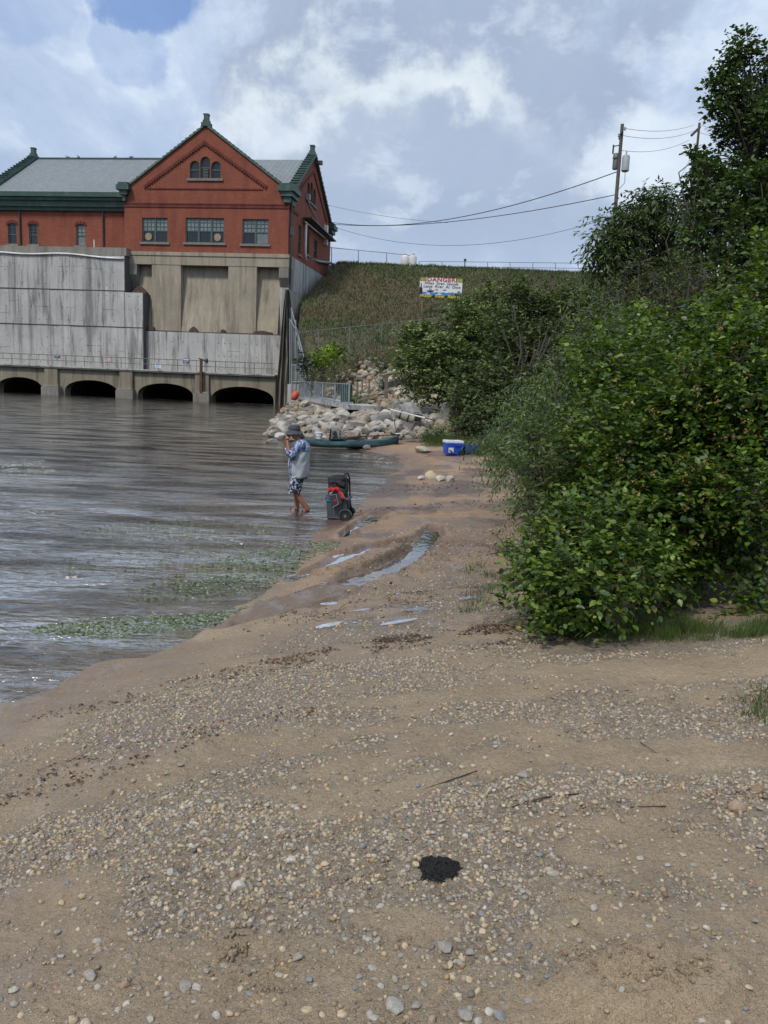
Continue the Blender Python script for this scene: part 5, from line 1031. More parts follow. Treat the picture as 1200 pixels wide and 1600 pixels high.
def plate(px, py, w, h, cols, label, v=-2.7, letters=None, lc=(.02, .05, .3), ts=.16):
    x, z = bl(px, py, v); o0 = BA+Vector((HV*x+VV*v).tolist()); rt = empty('warning_sign', (o0.x, o0.y, z), -TH, label=label, cat='sign'); m = MB(); m.box((-w/2, -.02, -h/2), (w/2, .02, h/2)); m.build('sign_panel', simple('plate', cols[0], .5, .08, 4), rt)
    m = MB(); m.box((-w/2+.04, -.026, h*.12), (w/2-.04, -.022, h/2-.04)); m.build('sign_band', simple('plate_band', cols[1], .5, .08, 4), rt)
    m = MB()
    for k in range(3): m.box((-w/2+.1, -.026, -h*.1-k*h*.14), (w/2-.12-.1*k, -.022, -h*.04-k*h*.14))
    m.build('lettering', simple('plate_text', cols[2], .5, .08, 4), rt)
plate(89.5, 557, .62, .36, [(.05, .07, .12), (.3, .33, .38), (.35, .4, .45)], 'dark blue sign hung on the walkway railing, leftmost of four')
plate(167, 560, .6, .45, [(.5, .5, .5), (.45, .08, .07), (.15, .1, .1)], 'small red and white sign on the walkway railing')
plate(247, 571, .66, .46, [(.62, .66, .7), (.12, .22, .45), (.15, .3, .5)], 'white sign with blue print low on the walkway railing')
plate(291, 564, .68, .48, [(.06, .09, .17), (.5, .52, .55), (.5, .52, .55)], 'dark blue and white sign on the railing left of the rusty lamp post')
def lamp_post():
    x, z = bl(315, 600, -2.9); z0 = .95; zt = bl(315, 562, -2.9)[1]; w = BA+Vector((HV*x+VV*-2.95).tolist()); rt = empty('lamp_post', (w.x, w.y, z0), -TH, label='rusty brown post with a small flood lamp in front of the arches', cat='lamp post')
    rm = simple('rust_paint', (.10, .045, .035), .8, .3, 4); m = MB(); m.box((-.16, -.1, 0), (.08, .1, zt-z0)); m.build('post', rm, rt); m = MB(); m.bar((-.3, 0, zt-z0+.1), (.35, 0, zt-z0-.05), .12, .12); m.build('arm', MT['dark_metal'], rt); m = MB(); m.lathe([(.08, 0), (.22, .25), (.24, .3)], (.3, 0, zt-z0-.1), 10, 'x'); m.build('lamp_head', MT['dark_metal'], rt)
lamp_post()
def wedge_buttress():
    # eroded concrete buttress at the right end of the arches
    a0 = P(437, 470, 78.6); m = MB(); rows = []
    prof = [(632, 430, 468), (600, 432, 466), (560, 436, 463), (520, 439, 460), (485, 442, 456), (452, 446, 452)]
    n = 10; V = []
    for j, (py, xl, xr) in enumerate(prof):
        for i in range(n+1):
            t = i/n; px = xl+(xr-xl)*t; Y = 78.4+t*1.0+.35*random.random()*(1 if 0 < i < n else 0)+.25*math.sin(i*2.4); q = P(px, py+random.uniform(-3, 3)*(0 < j < 5), Y); V.append(q if j else np.array([q[0], q[1], -1.5]))
    m.add(V, [(j*(n+1)+i, j*(n+1)+i+1, (j+1)*(n+1)+i+1, (j+1)*(n+1)+i) for j in range(len(prof)-1) for i in range(n)])
    b = [np.array(v)+np.array([.6, 3.5, 0]) for v in V]; m.add(b, [((j+1)*(n+1)+i, (j+1)*(n+1)+i+1, j*(n+1)+i+1, j*(n+1)+i) for j in range(len(prof)-1) for i in range(n)])
    k = len(V)
    for j in range(len(prof)-1):
        for i in (0, n): q = j*(n+1)+i; m.f.append((q, q+n+1, k+q+n+1, k+q))
    m.build('buttress', MT['conc_rough'], None, label='eroded pale concrete buttress streaked with cracks right of the last arch', cat='buttress')
wedge_buttress()
# crest: parapet, pipe, railings, propane tanks
def wpt(px, py, Y): return Vector(P(px, py, Y).tolist())
def crest():
    m = MB(); pts = [(481, 406, 90), (492, 412, 95), (516, 414, 99.5), (560, 415, 99.5), (640, 418, 99.5), (664, 420, 99.5)]
    prev = None
    for p in pts:
        a = wpt(*p)
        if prev is not None: m.add([prev, a, a+Vector((0, 0, -3)), prev+Vector((0, 0, -3)), prev+Vector((.05, .3, 0)), a+Vector((.05, .3, 0)), a+Vector((.05, .3, -3)), prev+Vector((.05, .3, -3))], [(0,1,2,3),(4,7,6,5),(0,4,5,1),(1,5,6,2),(2,6,7,3),(3,7,4,0)])
        prev = a
    m.build('parapet_wall', MT['conc_mid'], None, label='low grey concrete parapet along the crest beside the powerhouse', cat='wall')
    m = MB(); m.tube([wpt(486, 405, 91), wpt(500, 409, 94), wpt(516, 411, 98.8), wpt(522, 413, 98.8), wpt(525, 419, 98.6), wpt(525, 431, 98)], .16, 8); m.build('drain_pipe', MT['galv'], None, 'all', label='bent pale pipe running over the parapet by the brick wall', cat='pipe')
    rt = empty('chain_link_fence', wpt(515, 418, 99.8), label='tall wire fence on the crest between the powerhouse and the white tanks', cat='fence'); o = Vector(rt.location)
    A = [(511, 386, 417), (518, 387, 417), (560, 391, 417.5), (604, 395, 418), (649, 400, 419)]
    for i, (px, t, b) in enumerate(A): m = MB(); m.tube([wpt(px, t, 99.8)-o, wpt(px, b+2, 99.8)-o], .05, 6); m.build('post', MT['galv'], rt)
    m = MB(); m.tube([wpt(px, t, 99.8)-o for px, t, b in A], .04, 6); m.build('rail', MT['galv'], rt)
    m = MB()
    for (p, q) in zip(A[:-1], A[1:]):
        n = max(2, int((q[0]-p[0])/2.2))
        for k in range(n):
            for s in (0, 1): a = (k+s)/n; b = (k+1-s)/n; P0 = wpt(p[0]+(q[0]-p[0])*a, p[1]+(q[1]-p[1])*a, 99.8); P1 = wpt(p[0]+(q[0]-p[0])*b, 418, 99.8); m.tube([P0-o, P1-o], .004, 3, False)
    m.build('wire_mesh', MT['galv'], rt, kind='stuff')
    rt = empty('crest_railing', wpt(655, 419, 99.8), label='long low pipe railing along the top of the grassy embankment', cat='railing'); o = Vector(rt.location); px = 655; k = 0
    while px < 1010: m = MB(); m.tube([wpt(px, 408.2+(px-655)*.012, 99.8)-o, wpt(px, 421, 99.8)-o], .045, 6); m.build('post', MT['galv'], rt); px += 35.5; k += 1
    for dy in (0, 8): m = MB(); m.tube([wpt(655, 408.2+dy, 99.8)-o, wpt(1010, 412.4+dy, 99.8)-o], .035, 6); m.build('rail', MT['galv'], rt)
    for (px, lab) in ((632, 'left white propane tank standing on the embankment crest'), (644.5, 'right white propane tank standing on the embankment crest')):
        b = wpt(px, 420, 98.6); rt = empty('propane_tank', b, label=lab, cat='tank', group='propane tanks on the crest'); m = MB(); m.lathe([(.40, -.1), (.46, 0), (.46, 1.25), (.42, 1.42), (.28, 1.52), (.1, 1.55)], (0, 0, 0), 24); m.build('tank_body', MT['white_paint'], rt, True)
        m = MB(); m.lathe([(.19, 1.5), (.19, 1.72), (.16, 1.74)], (0, 0, 0), 16); m.build('valve_collar', simple('collar_grey', (.4, .4, .4), .6), rt, True)
    b = wpt(726, 420, 99.5); m = MB(); m.tube([(b.x, b.y, b.z-.2), (b.x, b.y, b.z+.9)], .05, 6); m.box((b.x-.15, b.y-.1, b.z+.9), (b.x+.15, b.y+.1, b.z+1.15)); m.build('valve_post', MT['dark_metal'], None, label='short dark post with a box head by the crest railing', cat='post')
crest()
MT['fence'] = simple('dull_galvanised', (.15, .165, .165), .7, .2, 3)
def slope_fence():
    A = [(498, 516, 560, 66), (547, 511, 552, 67), (597, 506, 547, 68), (655, 500, 540, 69), (720, 494, 534, 70), (420+45, 520, 566, 65)]
    A = sorted(A); base = wpt(498, 560, 66); rt = empty('chain_link_fence', base, label='grey chain link fence crossing the lower slope above the rocks', cat='fence'); tops = []; bots = []
    for (px, t, b, Y) in A:
        T = wpt(px, t, Y)-base; gz = H((T+base).x, (T+base).y); B = Vector((T.x, T.y, gz-.1-base.z)); tops.append(T); bots.append(B); m = MB(); m.tube([B, T+Vector((0, 0, .05))], .045, 6); m.tube([T, T+Vector((-.1, -.15, .35))], .025, 4); m.build('post', MT['fence'], rt)
    m = MB(); m.tube(tops, .028, 6); m.build('rail', MT['fence'], rt); m = MB()
    for i in range(len(A)-1):
        L = (tops[i+1]-tops[i]).length; n = int(L/.16)
        for k in range(n):
            for s in (0, 1):
                a = (k+(0 if s else 9))/n; b = (k+(9 if s else 0))/n
                if max(a, b) > 1: continue
                m.tube([tops[i].lerp(tops[i+1], a), bots[i].lerp(bots[i+1], b)], .004, 3, False)
    m.build('wire_mesh', MT['fence'], rt, kind='stuff')
    base = wpt(458, 640, 63); rt = empty('security_fence', base, label='tall bluish steel mesh gate and fence climbing beside the buttress', cat='fence')
    S = [(453, 498, 600, 76), (456, 480, 590, 75), (462, 500, 600, 71), (470, 545, 606, 67), (473, 568, 622, 63), (456, 569, 624, 62), (486, 566, 618, 62), (480, 568, 620, 61)]
    for (px, t, b, Y) in S: m = MB(); m.tube([wpt(px, t, Y)-base, wpt(px, b, Y)-base], .06, 6); m.build('post', MT['galv'], rt)
    rails = [[(453, 500, 76), (462, 514, 72), (473, 568, 64)], [(455, 482, 75.5), (465, 520, 70), (475, 560, 64)], [(456, 571, 62), (487, 568, 62)], [(456, 597, 62), (473, 597, 62)], [(456, 622, 62), (473, 622, 62)]]
    for r in rails: m = MB(); m.tube([wpt(*p)-base for p in r], .05, 6); m.build('rail', MT['galv'], rt)
    m = MB()
    for k in range(36):
        px = 456+31*k/36; m.tube([wpt(px, 571, 62)-base, wpt(px+1.5, 622, 62)-base], .008, 3, False)
        if k % 2 == 0: m.tube([wpt(456, 571+50*k/36, 62)-base, wpt(487, 570+50*k/36, 62)-base], .008, 3, False)
    for k in range(26): t = k/25; m.tube([wpt(453+20*t, 498+70*t, 76-12*t)-base, wpt(453+20*t, 560+50*t, 76-12*t)-base], .012, 3, False)
    m.build('wire_mesh', MT['galv'], rt, kind='stuff')
    m = MB(); a = wpt(452, 600, 66); m.box((a.x-.1, a.y-.3, -1), (a.x+1.2, a.y+1.2, a.z)); m.build('concrete_post', MT['conc_grey'], None, label='pale concrete block end beside the sheet pile wall', cat='wall')
slope_fence()
def platform():
    zt = 1.25; a = Vector((PA[0], PA[1], zt)); b = Vector((PB[0], PB[1], zt)); d = (b-a).normalized(); nrm = Vector((-d.y, d.x, 0)); nrm = nrm if nrm.y > 0 or nrm.x > 0 else -nrm
    if nrm.x < 0: nrm = -nrm
    base = Vector((a.x, a.y, 0)); rt = empty('river_platform', base, label='small concrete platform on sheet piles with grey steel railing', cat='platform'); L = (b-a).length; A = a-base
    m = MB(); m.bar(A+nrm*.9-Vector((0, 0, .12)), A+d*L+nrm*.9-Vector((0, 0, .12)), 1.8, .24); m.build('deck', MT['conc_grey'], rt)
    pil = simple('rusty_sheet_pile', (.13, .10, .095), .8, .4, 2.5, dirt=(.22, .21, .2)); pm = MB(); pm.prism([(-.25, 0), (-.12, -.16), (.12, -.16), (.25, 0), (.25, .06), (-.25, .06)], -2.4, 1.0, 'z'); pme = pm.mesh('sheet_pile', pil); n = int(L*.72/.5); ang = math.atan2(d.y, d.x)
    for k in range(n): o = link('sheet_pile', pme, rt); o.location = A+d*(.25+k*.5)+nrm*.02-Vector((0, 0, zt)); o.rotation_euler = (0, 0, ang+math.pi*0)
    # railing in two stretches: dense bars then open bars
    for z in (.08, 1.12): m = MB(); m.bar(A+Vector((0, 0, z)), A+d*L+Vector((0, 0, z)), .06, .06); m.build('rail', MT['galv'], rt)
    bm_ = MB(); bm_.box((-.014, -.014, .1), (.014, .014, 1.1)); bme = bm_.mesh('baluster', MT['galv']); k = 0; x = .1
    while x < L: o = link('baluster', bme, rt); o.location = A+d*x; o.rotation_euler = (0, 0, ang); x += .30 if x < L*.5 else .55; k += 1
    for x in (0, L*.28, L*.55, L*.78, L): m = MB(); m.bar(A+d*x, A+d*x+Vector((0, 0, 1.16)), .08, .08); m.build('post', MT['galv'], rt)
    # bin
    c = Vector(G(541, 628, 1.25).tolist()); rt = empty('litter_bin', (c.x, c.y, zt), label='dark green round litter bin behind the platform railing', cat='bin'); g = simple('bin_green', (.022, .06, .052), .5, .15); m = MB(); m.lathe([(.33, 0), (.34, .05), (.34, .95), (.36, .97), (.36, 1.08), (.2, 1.14)], (0, 0, 0), 20); m.build('bin_body', g, rt, True)
    m = MB()
    for k in range(20): q = 2*math.pi*k/20; m.bar((.35*math.cos(q), .35*math.sin(q), .05), (.35*math.cos(q), .35*math.sin(q), .95), .03, .02)
    m.build('slat', g, rt, kind='stuff')
platform()
def handrails():
    W = MT['wood']
    rt = empty('wooden_handrail', gp(560, 638), label='left weathered timber handrail beside the green bin', cat='handrail'); o = Vector(rt.location); Y = o.y
    for (px, t, b, dy) in ((558.5, 592, 636, 1.2), (566, 593, 625, 2.2), (577, 593, 640, 0)): m = MB(); m.bar(wpt(px, t, Y+dy)-o, wpt(px, b, Y+dy)-o, .12, .12); m.build('post', W, rt)
    m = MB(); m.bar(wpt(557, 592, Y+1.2)-o, wpt(579, 593, Y)-o, .16, .08); m.build('rail', W, rt)
    m = MB(); m.bar(wpt(574, 625, Y+1)-o, wpt(604, 626, Y+3)-o, 1.4, .25); m.build('step', W, rt)
    Y = 43; rt = empty('wooden_handrail', wpt(603, 622, Y), label='right weathered timber handrail with a sloping top board among the rocks', cat='handrail'); o = Vector(rt.location)
    m = MB(); m.bar(wpt(603.5, 586, Y)-o, wpt(603.5, 622, Y)-o, .2, .2); m.build('post', W, rt); m = MB(); m.bar(wpt(597, 587, Y)-o, wpt(628, 580, Y+3)-o, .25, .1); m.build('rail', W, rt); m = MB(); m.bar(wpt(604, 602, Y+.3)-o, wpt(640, 593, Y+4)-o, .12, .28); m.build('side_board', W, rt)
handrails()
def buoys():
    for (px, py, Y, rx, rz, lab, z) in ((443, 638, 60, .24, .24, 'round orange buoy floating at the wall foot', .18), (461, 618.5, 60.5, .27, .40, 'faded oval orange buoy hanging on the wall above the floating one', None)):
        c = wpt(px, py, Y); c.z = c.z if z is None else z; rt = empty('buoy', c, label=lab, cat='buoy'); m = MB(); n = 12
        m.lathe([(max(.03, rx*math.sin(math.pi*k/n)), -rz*math.cos(math.pi*k/n)) for k in range(n+1)], (0, 0, 0), 18); b = m.build('buoy_body', MT['orange'], rt, True); b.rotation_euler = (.1, .45 if z is None else .2, 0)
        m = MB(); m.tube([(0, 0, rz*.9), (.03, 0, rz*1.25)], .05, 8); m.build('eye', MT['orange'], rt)
        if z is None: m = MB(); m.tube([(.03, 0, rz*1.2), (.15, .3, rz+1.1)], .02, 5); m.build('rope', MT['dark_metal'], rt)
buoys()
# danger sign
def danger():
    Y = 80.; a = wpt(656.5, 433, Y); b = wpt(721, 467, Y); w = b.x-a.x; h = a.z-b.z; base = Vector((a.x, Y, b.z)); rt = empty('danger_sign', base, math.radians(-1), label='large white danger sign about sirens and rising water on the embankment', cat='sign')
    def pl(x0, x1, z0, z1, y, col, nm, r=.45): m = MB(); m.box((x0, y-.004, z0), (x1, y, z1)); return m.build(nm, col, rt)
    wh = simple('sign_white', (.66, .68, .70), .5, .06, 2); bk = simple('sign_black', (.012, .012, .014), .5); ye = simple('sign_yellow', (.62, .52, .05), .5, .05); bu = simple('sign_blue', (.05, .20, .50), .5, .1); rd = simple('sign_red', (.42, .045, .05), .5)
    m = MB(); m.box((0, 0, 0), (w, .06, h)); m.build('sign_board', wh, rt)
    for x in (.25, w-.3): m = MB(); m.box((x, .07, -2.6), (x+.12, .2, h-.1)); m.build('post', MT['wood'], rt)
    pl(.02, w-.02, .0, h*.13, -.004, bk, 'bottom_band'); m = MB(); n = 30
    pts = [(0.3+(w-.3)*k/n, h*.27+.035*math.sin(k*1.3)) for k in range(n+1)]; m.prism([(.3, h*.132), (w-.01, h*.132)]+list(reversed(pts)), -.009, -.005); m.build('water_band', bu, rt)
    m = MB(); m.prism([(0, h*.13), (.30, h*.13), (.27, h*.45), (.2, h*.5), (.17, h*.7), (.1, h*.72), (.08, h*.5), (0, h*.5)], -.016, -.010); m.build('dam_emblem', bk, rt)
    m = MB(); x = w*.16; z = h*.29; m.prism([(x, z+.12), (x+.12, z), (x+.65, z), (x+.78, z+.16), (x+.5, z+.12), (x+.48, z+.3), (x+.42, z+.3), (x+.4, z+.13), (x+.2, z+.12)], -.022, -.017); m.bar((x+.3, -.02, z+.1), (x+.32, -.02, z+.42), .05, .01); m.lathe([(.05, -.022), (.05, -.018)], (x+.32, 0, z+.45), 8, 'y'); m.build('boat_emblem', bk, rt)
    for k in range(2):
        x = w*(.36+.19*k); z = h*.40; m = MB(); m.box((x, -.016, z-.02), (x+.2, -.01, z+.02)); m.prism([(x+.17, z-.09), (x+.17, z+.09), (x+.32, z)], -.016, -.010); m.build('arrow', bk, rt)
        x = w*(.21+.26*k); m = MB(); m.prism([(x-.3, h*.155), (x+.3, h*.155), (x, h*.24)], -.016, -.010); m.build('wave_emblem', wh, rt)
    for s in (0, 1):
        for k in range(4): x = .06+k*.125 if s == 0 else w-.06-.1-k*.125; m = MB(); m.prism([(x, h*.82), (x+.07, h*.82), (x+.12, h*.98), (x+.05, h*.98)], -.016, -.010); m.build('hazard_stripe', ye if k % 2 == 0 or True else bk, rt)
    for s in (0, 1): m = MB(); x0 = .02 if s == 0 else w-.62; m.box((x0, -.008, h*.81), (x0+.6, -.004, h-.01)); m.build('hazard_ground', bk, rt)
    def text(body, size, x, z, mat, shear=0, y=-.02, sx=1., off=0.):
        c = bpy.data.curves.new('lettering', 'FONT'); c.body = body; c.size = size; c.extrude = .004; c.shear = shear; c.align_x = 'CENTER'; c.space_character = 1.08; c.offset = off; c.materials.append(mat); tmp = bpy.data.objects.new('tmp', c); COL.objects.link(tmp); me = bpy.data.meshes.new_from_object(tmp); COL.objects.unlink(tmp); bpy.data.objects.remove(tmp); o = link('lettering', me, rt); o.rotation_euler = (math.pi/2, 0, 0); o.location = (x, y, z); o.scale = (sx, 1, 1)
    text('DANGER', .52, w*.5, h*.82, rd, 0, sx=1.25, off=.012); text('When  Siren  Sounds', .36, w*.5, h*.66, bk, .25, sx=.98); text('Leave  River  At  Once', .36, w*.52, h*.50, bk, .25, sx=.98); text('Water  Rises  Rapidly', .40, w*.5, h*.02, ye, .1, sx=1.05, off=.010)
danger()
# utility poles and wires
def pole(px0, py0, px1, py1, Y, label, tx=True, cross=True):
    t = wpt(px0, py0, Y); z0 = H(t.x, t.y)-.3; base = Vector((t.x, Y, z0)); rt = empty('utility_pole', base, label=label, cat='utility pole'); hh = t.z-z0
    m = MB(); m.tube([(0, 0, 0), (0, 0, hh)], [.17, .12], 10); m.build('pole', MT['pole_wood'], rt, True); return rt, base, hh
def poles():
    rt, b, h = pole(972.5, 194, 0, 0, 60, 'nearer utility pole with a grey transformer rising behind the willow tree'); t1 = Vector((b.x, b.y, b.z+h))
    m = MB(); m.bar((-.15, -.8, h-.7), (.1, .9, h-.7), .12, .14); m.build('crossarm', MT['pole_wood'], rt); m = MB()
    for k in range(3): m.lathe([(.05, 0), (.08, .05), (.05, .12), (.08, .16), (.04, .22)], (.02, -.7+k*.75, h-.62), 8)
    m.build('insulator', simple('porcelain', (.25, .2, .17), .4), rt)
    m = MB(); m.lathe([(.2, 0), (.27, .06), (.27, 1.0), (.2, 1.1)], (.42, -.15, h-3.2), 16); m.tube([(.42, -.15, h-2.1), (.42, -.15, h-1.8)], .05, 6); m.build('transformer', simple('transformer_grey', (.30, .33, .35), .5, .1), rt, True)
    m = MB(); m.lathe([(.14, 0), (.19, .06), (.19, 1.0), (.14, 1.1)], (-.22, .2, h-3.0), 16); m.build('transformer', simple('transformer_dark', (.16, .17, .18), .5, .1), rt, True)
    m = MB(); m.bar((-.5, 0, h-1.5), (-.05, 0, h-1.4), .06); m.bar((-.5, 0, h-2.3), (-.05, 0, h-2.2), .06); m.lathe([(.06, 0), (.06, .6)], (-.5, 0, h-2.0), 8); m.build('fuse_cutout', MT['dark_metal'], rt)
    m = MB(); m.tube([(.45, -.1, h-3.2), (.5, -.05, h-3.9), (.2, 0, h-4.3), (.1, 0, h-4.3)], .02, 5); m.build('loop_cable', MT['wire'], rt)
    rt2, b2, h2 = pole(1093, 192, 0, 0, 85, 'farther utility pole behind the tree tops at right'); t2 = Vector((b2.x, b2.y, b2.z+h2)); m = MB(); m.bar((-.9, -.6, h2-1.4), (.2, .3, h2-.3), .16, .2); m.build('crossarm', MT['pole_wood'], rt2)
    def wire(a, c, sag, label, r=.022):
        pts = [a.lerp(c, k/20)-Vector((0, 0, sag*4*(k/20)*(1-k/20))) for k in range(21)]; m = MB(); m.tube(pts, r, 5); m.build('overhead_wire', MT['wire'], None, 'all', label=label, cat='wire')
    V = Vector
    wire(t1+V((.1, -.7, -.5)), t2+V((-.6, -.3, -.3)), .35, 'top wire strung between the two utility poles', .016); wire(t1+V((.1, 0, -.75)), t2+V((-.3, 0, -.7)), .45, 'middle wire strung between the two utility poles', .016); wire(t1+V((.1, .8, -1.5)), t2+V((-.8, .1, -1.6)), .5, 'lowest wire strung between the two utility poles', .016)
    wire(t2+V((.1, 0, -.2)), wpt(1230, 200, 110), .8, 'wire leaving the farther pole to the right, upper', .016); wire(t2+V((.1, 0, -.9)), wpt(1230, 212, 110), .8, 'wire leaving the farther pole to the right, lower', .016)
    b1 = wpt(514, 350, 97.8); b3 = wpt(506, 319, 96)
    wire(wpt(965, 268, 60), b1+V((.2, 0, .2)), 1.6, 'thick black cable sagging from the nearer pole below its transformer to the powerhouse', .034); wire(wpt(963, 304, 60), b1+V((.2, 0, 0)), .9, 'black cable from low on the nearer pole to the powerhouse', .030)
    wire(wpt(1060, 300, 75), b1+V((.2, 0, -.2)), 3.3, 'thin lowest wire reaching the powerhouse from behind the willow tree', .020); wire(b3, wpt(700, 348, 88), .3, 'short thin wire leaving the powerhouse gable for the sagging cable', .016)
    wire(wpt(1090, 222, 85), wpt(1052, 300, 70), .1, 'steep guy wire from the farther pole into the willow tree', .016)
poles()
# ------------------------------------------------------------------ boat and beach things
def kayak():
    a = gp(480, 695); b = gp(622, 692); a = Vector((P(468, 697, 29.5)[0], 29.6, 0)); b = Vector((P(623, 690, 30.3)[0], 30.6, .10)); d = b-a; L = d.length; rt = empty('kayak', a, math.atan2(d.y, d.x), label='dark teal fishing kayak pulled to the waterline below the rocks', cat='kayak'); rt.rotation_euler = (0, -.02, math.atan2(d.y, d.x))
    t = NT('kayak_teal'); v = t.map('Object'); c = t.mix(t.ss(t.noise(t.map('Object', (1, 3, 5)), 1.1, 4, .6), .42, .62), (.008, .028, .032), (.035, .10, .11)); t.set('Base Color', c); t.set('Roughness', .38); hullm = t.m
    n = 24; m = MB(); ring = 12
    for i in range(n+1):
        s = i/n; w = .39*max(.02, (math.sin(math.pi*min(max(s, .004), .996)))**.55); k = .10*abs(2*s-1)**3; hh = .17+.10*abs(2*s-1)**2.2
        for j in range(ring):
            q = 2*math.pi*j/ring; y = w*math.cos(q); z = math.sin(q); z = (hh*.9*(abs(z)**.6) if z > 0 else -.13*(abs(z)**.7))+k+.12; m.v.append((s*L, y, z))
    for i in range(n):
        for j in range(ring): a_ = i*ring+j; b_ = i*ring+(j+1) % ring; m.f.append((a_, b_, b_+ring, a_+ring))
    m.f.append(tuple(range(ring))); m.f.append(tuple(n*ring+j for j in range(ring))); m.build('hull', hullm, rt, 'all')
    m = MB(); m.tube([(L*.30+.0, -.2, .32), (L*.42, -.27, .34), (L*.55, -.27, .34), (L*.60, 0, .36), (L*.55, .27, .34), (L*.42, .27, .34), (L*.30, .2, .32), (L*.30, -.2, .32)], .03, 6); m.build('cockpit_rim', MT['black'], rt, 'all')
    m = MB(); m.box((L*.36, -.2, .30), (L*.46, .2, .36)); m.box((L*.33, -.2, .33), (L*.36, .2, .62), Matrix.Rotation(-.2, 3, 'Y')); m.build('seat', simple('seat_black', (.03, .03, .035), .8), rt, bevel=.02)
    m = MB(); m.tube([(L*.45, -.30, .40), (L*.97, -.18, .50)], .018, 6); m.box((L*.93, -.26, .47), (L*1.0, -.10, .52)); m.build('deck_rod', MT['black'], rt)
    a2 = a; u = d.normalized()
    def on(s, y, z): return a+Vector((d.x*s, d.y*s, 0))+Vector((-u.y, u.x, 0))*y+Vector((0, 0, z))
    c = on(.185, 0, .30); rt = empty('bucket', c, label='white plastic bucket standing on the kayak deck', cat='bucket'); m = MB(); m.lathe([(.115, 0), (.14, .25), (.15, .25), (.15, .275), (.13, .28)], (0, 0, 0), 18); m.build('bucket_body', simple('bucket_white', (.6, .62, .63), .4, .06), rt, True); m = MB(); m.tube([(-.14, 0, .2), (-.1, -.12, .12), (.1, -.12, .12), (.14, 0, .2)], .006, 5); m.build('handle', MT['dark_metal'], rt)
    c = on(.36, 0, .32); rt = empty('tackle_crate', c, math.atan2(d.y, d.x), label='grey and black tackle crate behind the bucket on the kayak', cat='crate')
    m = MB()
    for x in (-.2, -.07, .07, .2): m.box((x-.02, -.17, 0), (x+.02, -.15, .3)); m.box((x-.02, .15, 0), (x+.02, .17, .3))
    for z in (0, .13, .27): m.box((-.22, -.18, z), (.22, -.152, z+.035)); m.box((-.22, .152, z), (.22, .18, z+.035)); m.box((-.222, -.15, z), (-.2, .15, z+.035)); m.box((.2, -.15, z), (.222, .15, z+.035))
    m.box((-.2, -.145, .0), (.2, .145, .02)); m.build('crate_body', simple('crate_grey', (.20, .21, .22), .6, .2), rt); m = MB(); m.tube([(-.26, -.1, -.05), (-.25, -.1, .38)], .035, 8); m.build('rod_holder', MT['black'], rt); m = MB(); m.tube([(.1, -.1, .02), (.12, -.1, .36)], .03, 8); m.build('rod_holder', MT['black'], rt)
    for (s0, y0, z0, s1, y1, z1, lab) in ((.44, -.1, .38, .60, .15, .44, 'paddle lying across the kayak behind the crate'),):
        p = on(s0, y0, z0); q = on(s1, y1, z1); rt = empty('paddle', p, label=lab, cat='paddle'); m = MB(); m.tube([(0, 0, 0), q-p], .018, 6); m.build('shaft', MT['galv'], rt); m = MB(); e = q-p; m.bar(e, e+e.normalized()*.4, .16, .02); m.build('blade', MT['black'], rt)
kayak()
def bag_paddle():
    c = wpt(634, 651, 30.2); rt = empty('dry_bag', c, label='tan rolled bag with black straps lying on the big grey boulder', cat='bag'); m = MB(); m.lathe([(.06, -.36), (.15, -.33), (.17, -.1), (.17, .1), (.15, .33), (.06, .36)], (0, 0, 0), 16, 'x'); b = m.build('bag_body', simple('canvas_tan', (.26, .25, .20), .85, .2, 8), rt, True); b.rotation_euler = (0, .28, -.2)
    m = MB()
    for x in (-.2, .12): m.lathe([(.182, x-.025), (.182, x+.025)], (0, 0, 0), 16, 'x')
    o = m.build('strap', MT['black'], rt); o.rotation_euler = (0, .28, -.2); m = MB(); m.tube([(-.33, -.15, .05), (-.42, -.2, -.15), (-.38, -.2, -.42), (-.2, -.2, -.5), (.0, -.18, -.42)], .018, 6); m.build('hanging_strap', MT['black'], rt, 'all')
    c2 = wpt(650, 652, 30.4); rt = empty('tackle_bag', c2, label='small black bag between the tan roll and the paddle blade', cat='bag'); m = MB(); m.box((-.2, -.12, -.14), (.18, .12, .12)); m.build('bag_body', MT['black'], rt, bevel=.05); m = MB(); m.tube([(-.1, -.13, .1), (0, -.15, .2), (.1, -.13, .1)], .012, 6); m.build('handle', MT['black'], rt)
    p = wpt(610, 640, 29.6); q = wpt(664, 653, 29.4); rt = empty('paddle', p, label='silver shafted paddle with dark blade resting on the boulders behind the bag', cat='paddle'); m = MB(); m.tube([(0, 0, 0), q-p], .025, 8); m.build('shaft', MT['white_paint'], rt); e = q-p; m = MB(); m.bar(e, e+e.normalized()*.42, .22, .03); m.build('blade', MT['black'], rt, bevel=.01)
    m = MB(); m.bar(Vector((0, 0, 0)), -e.normalized()*.35, .18, .03); m.build('blade', MT['black'], rt, bevel=.01)
bag_paddle()
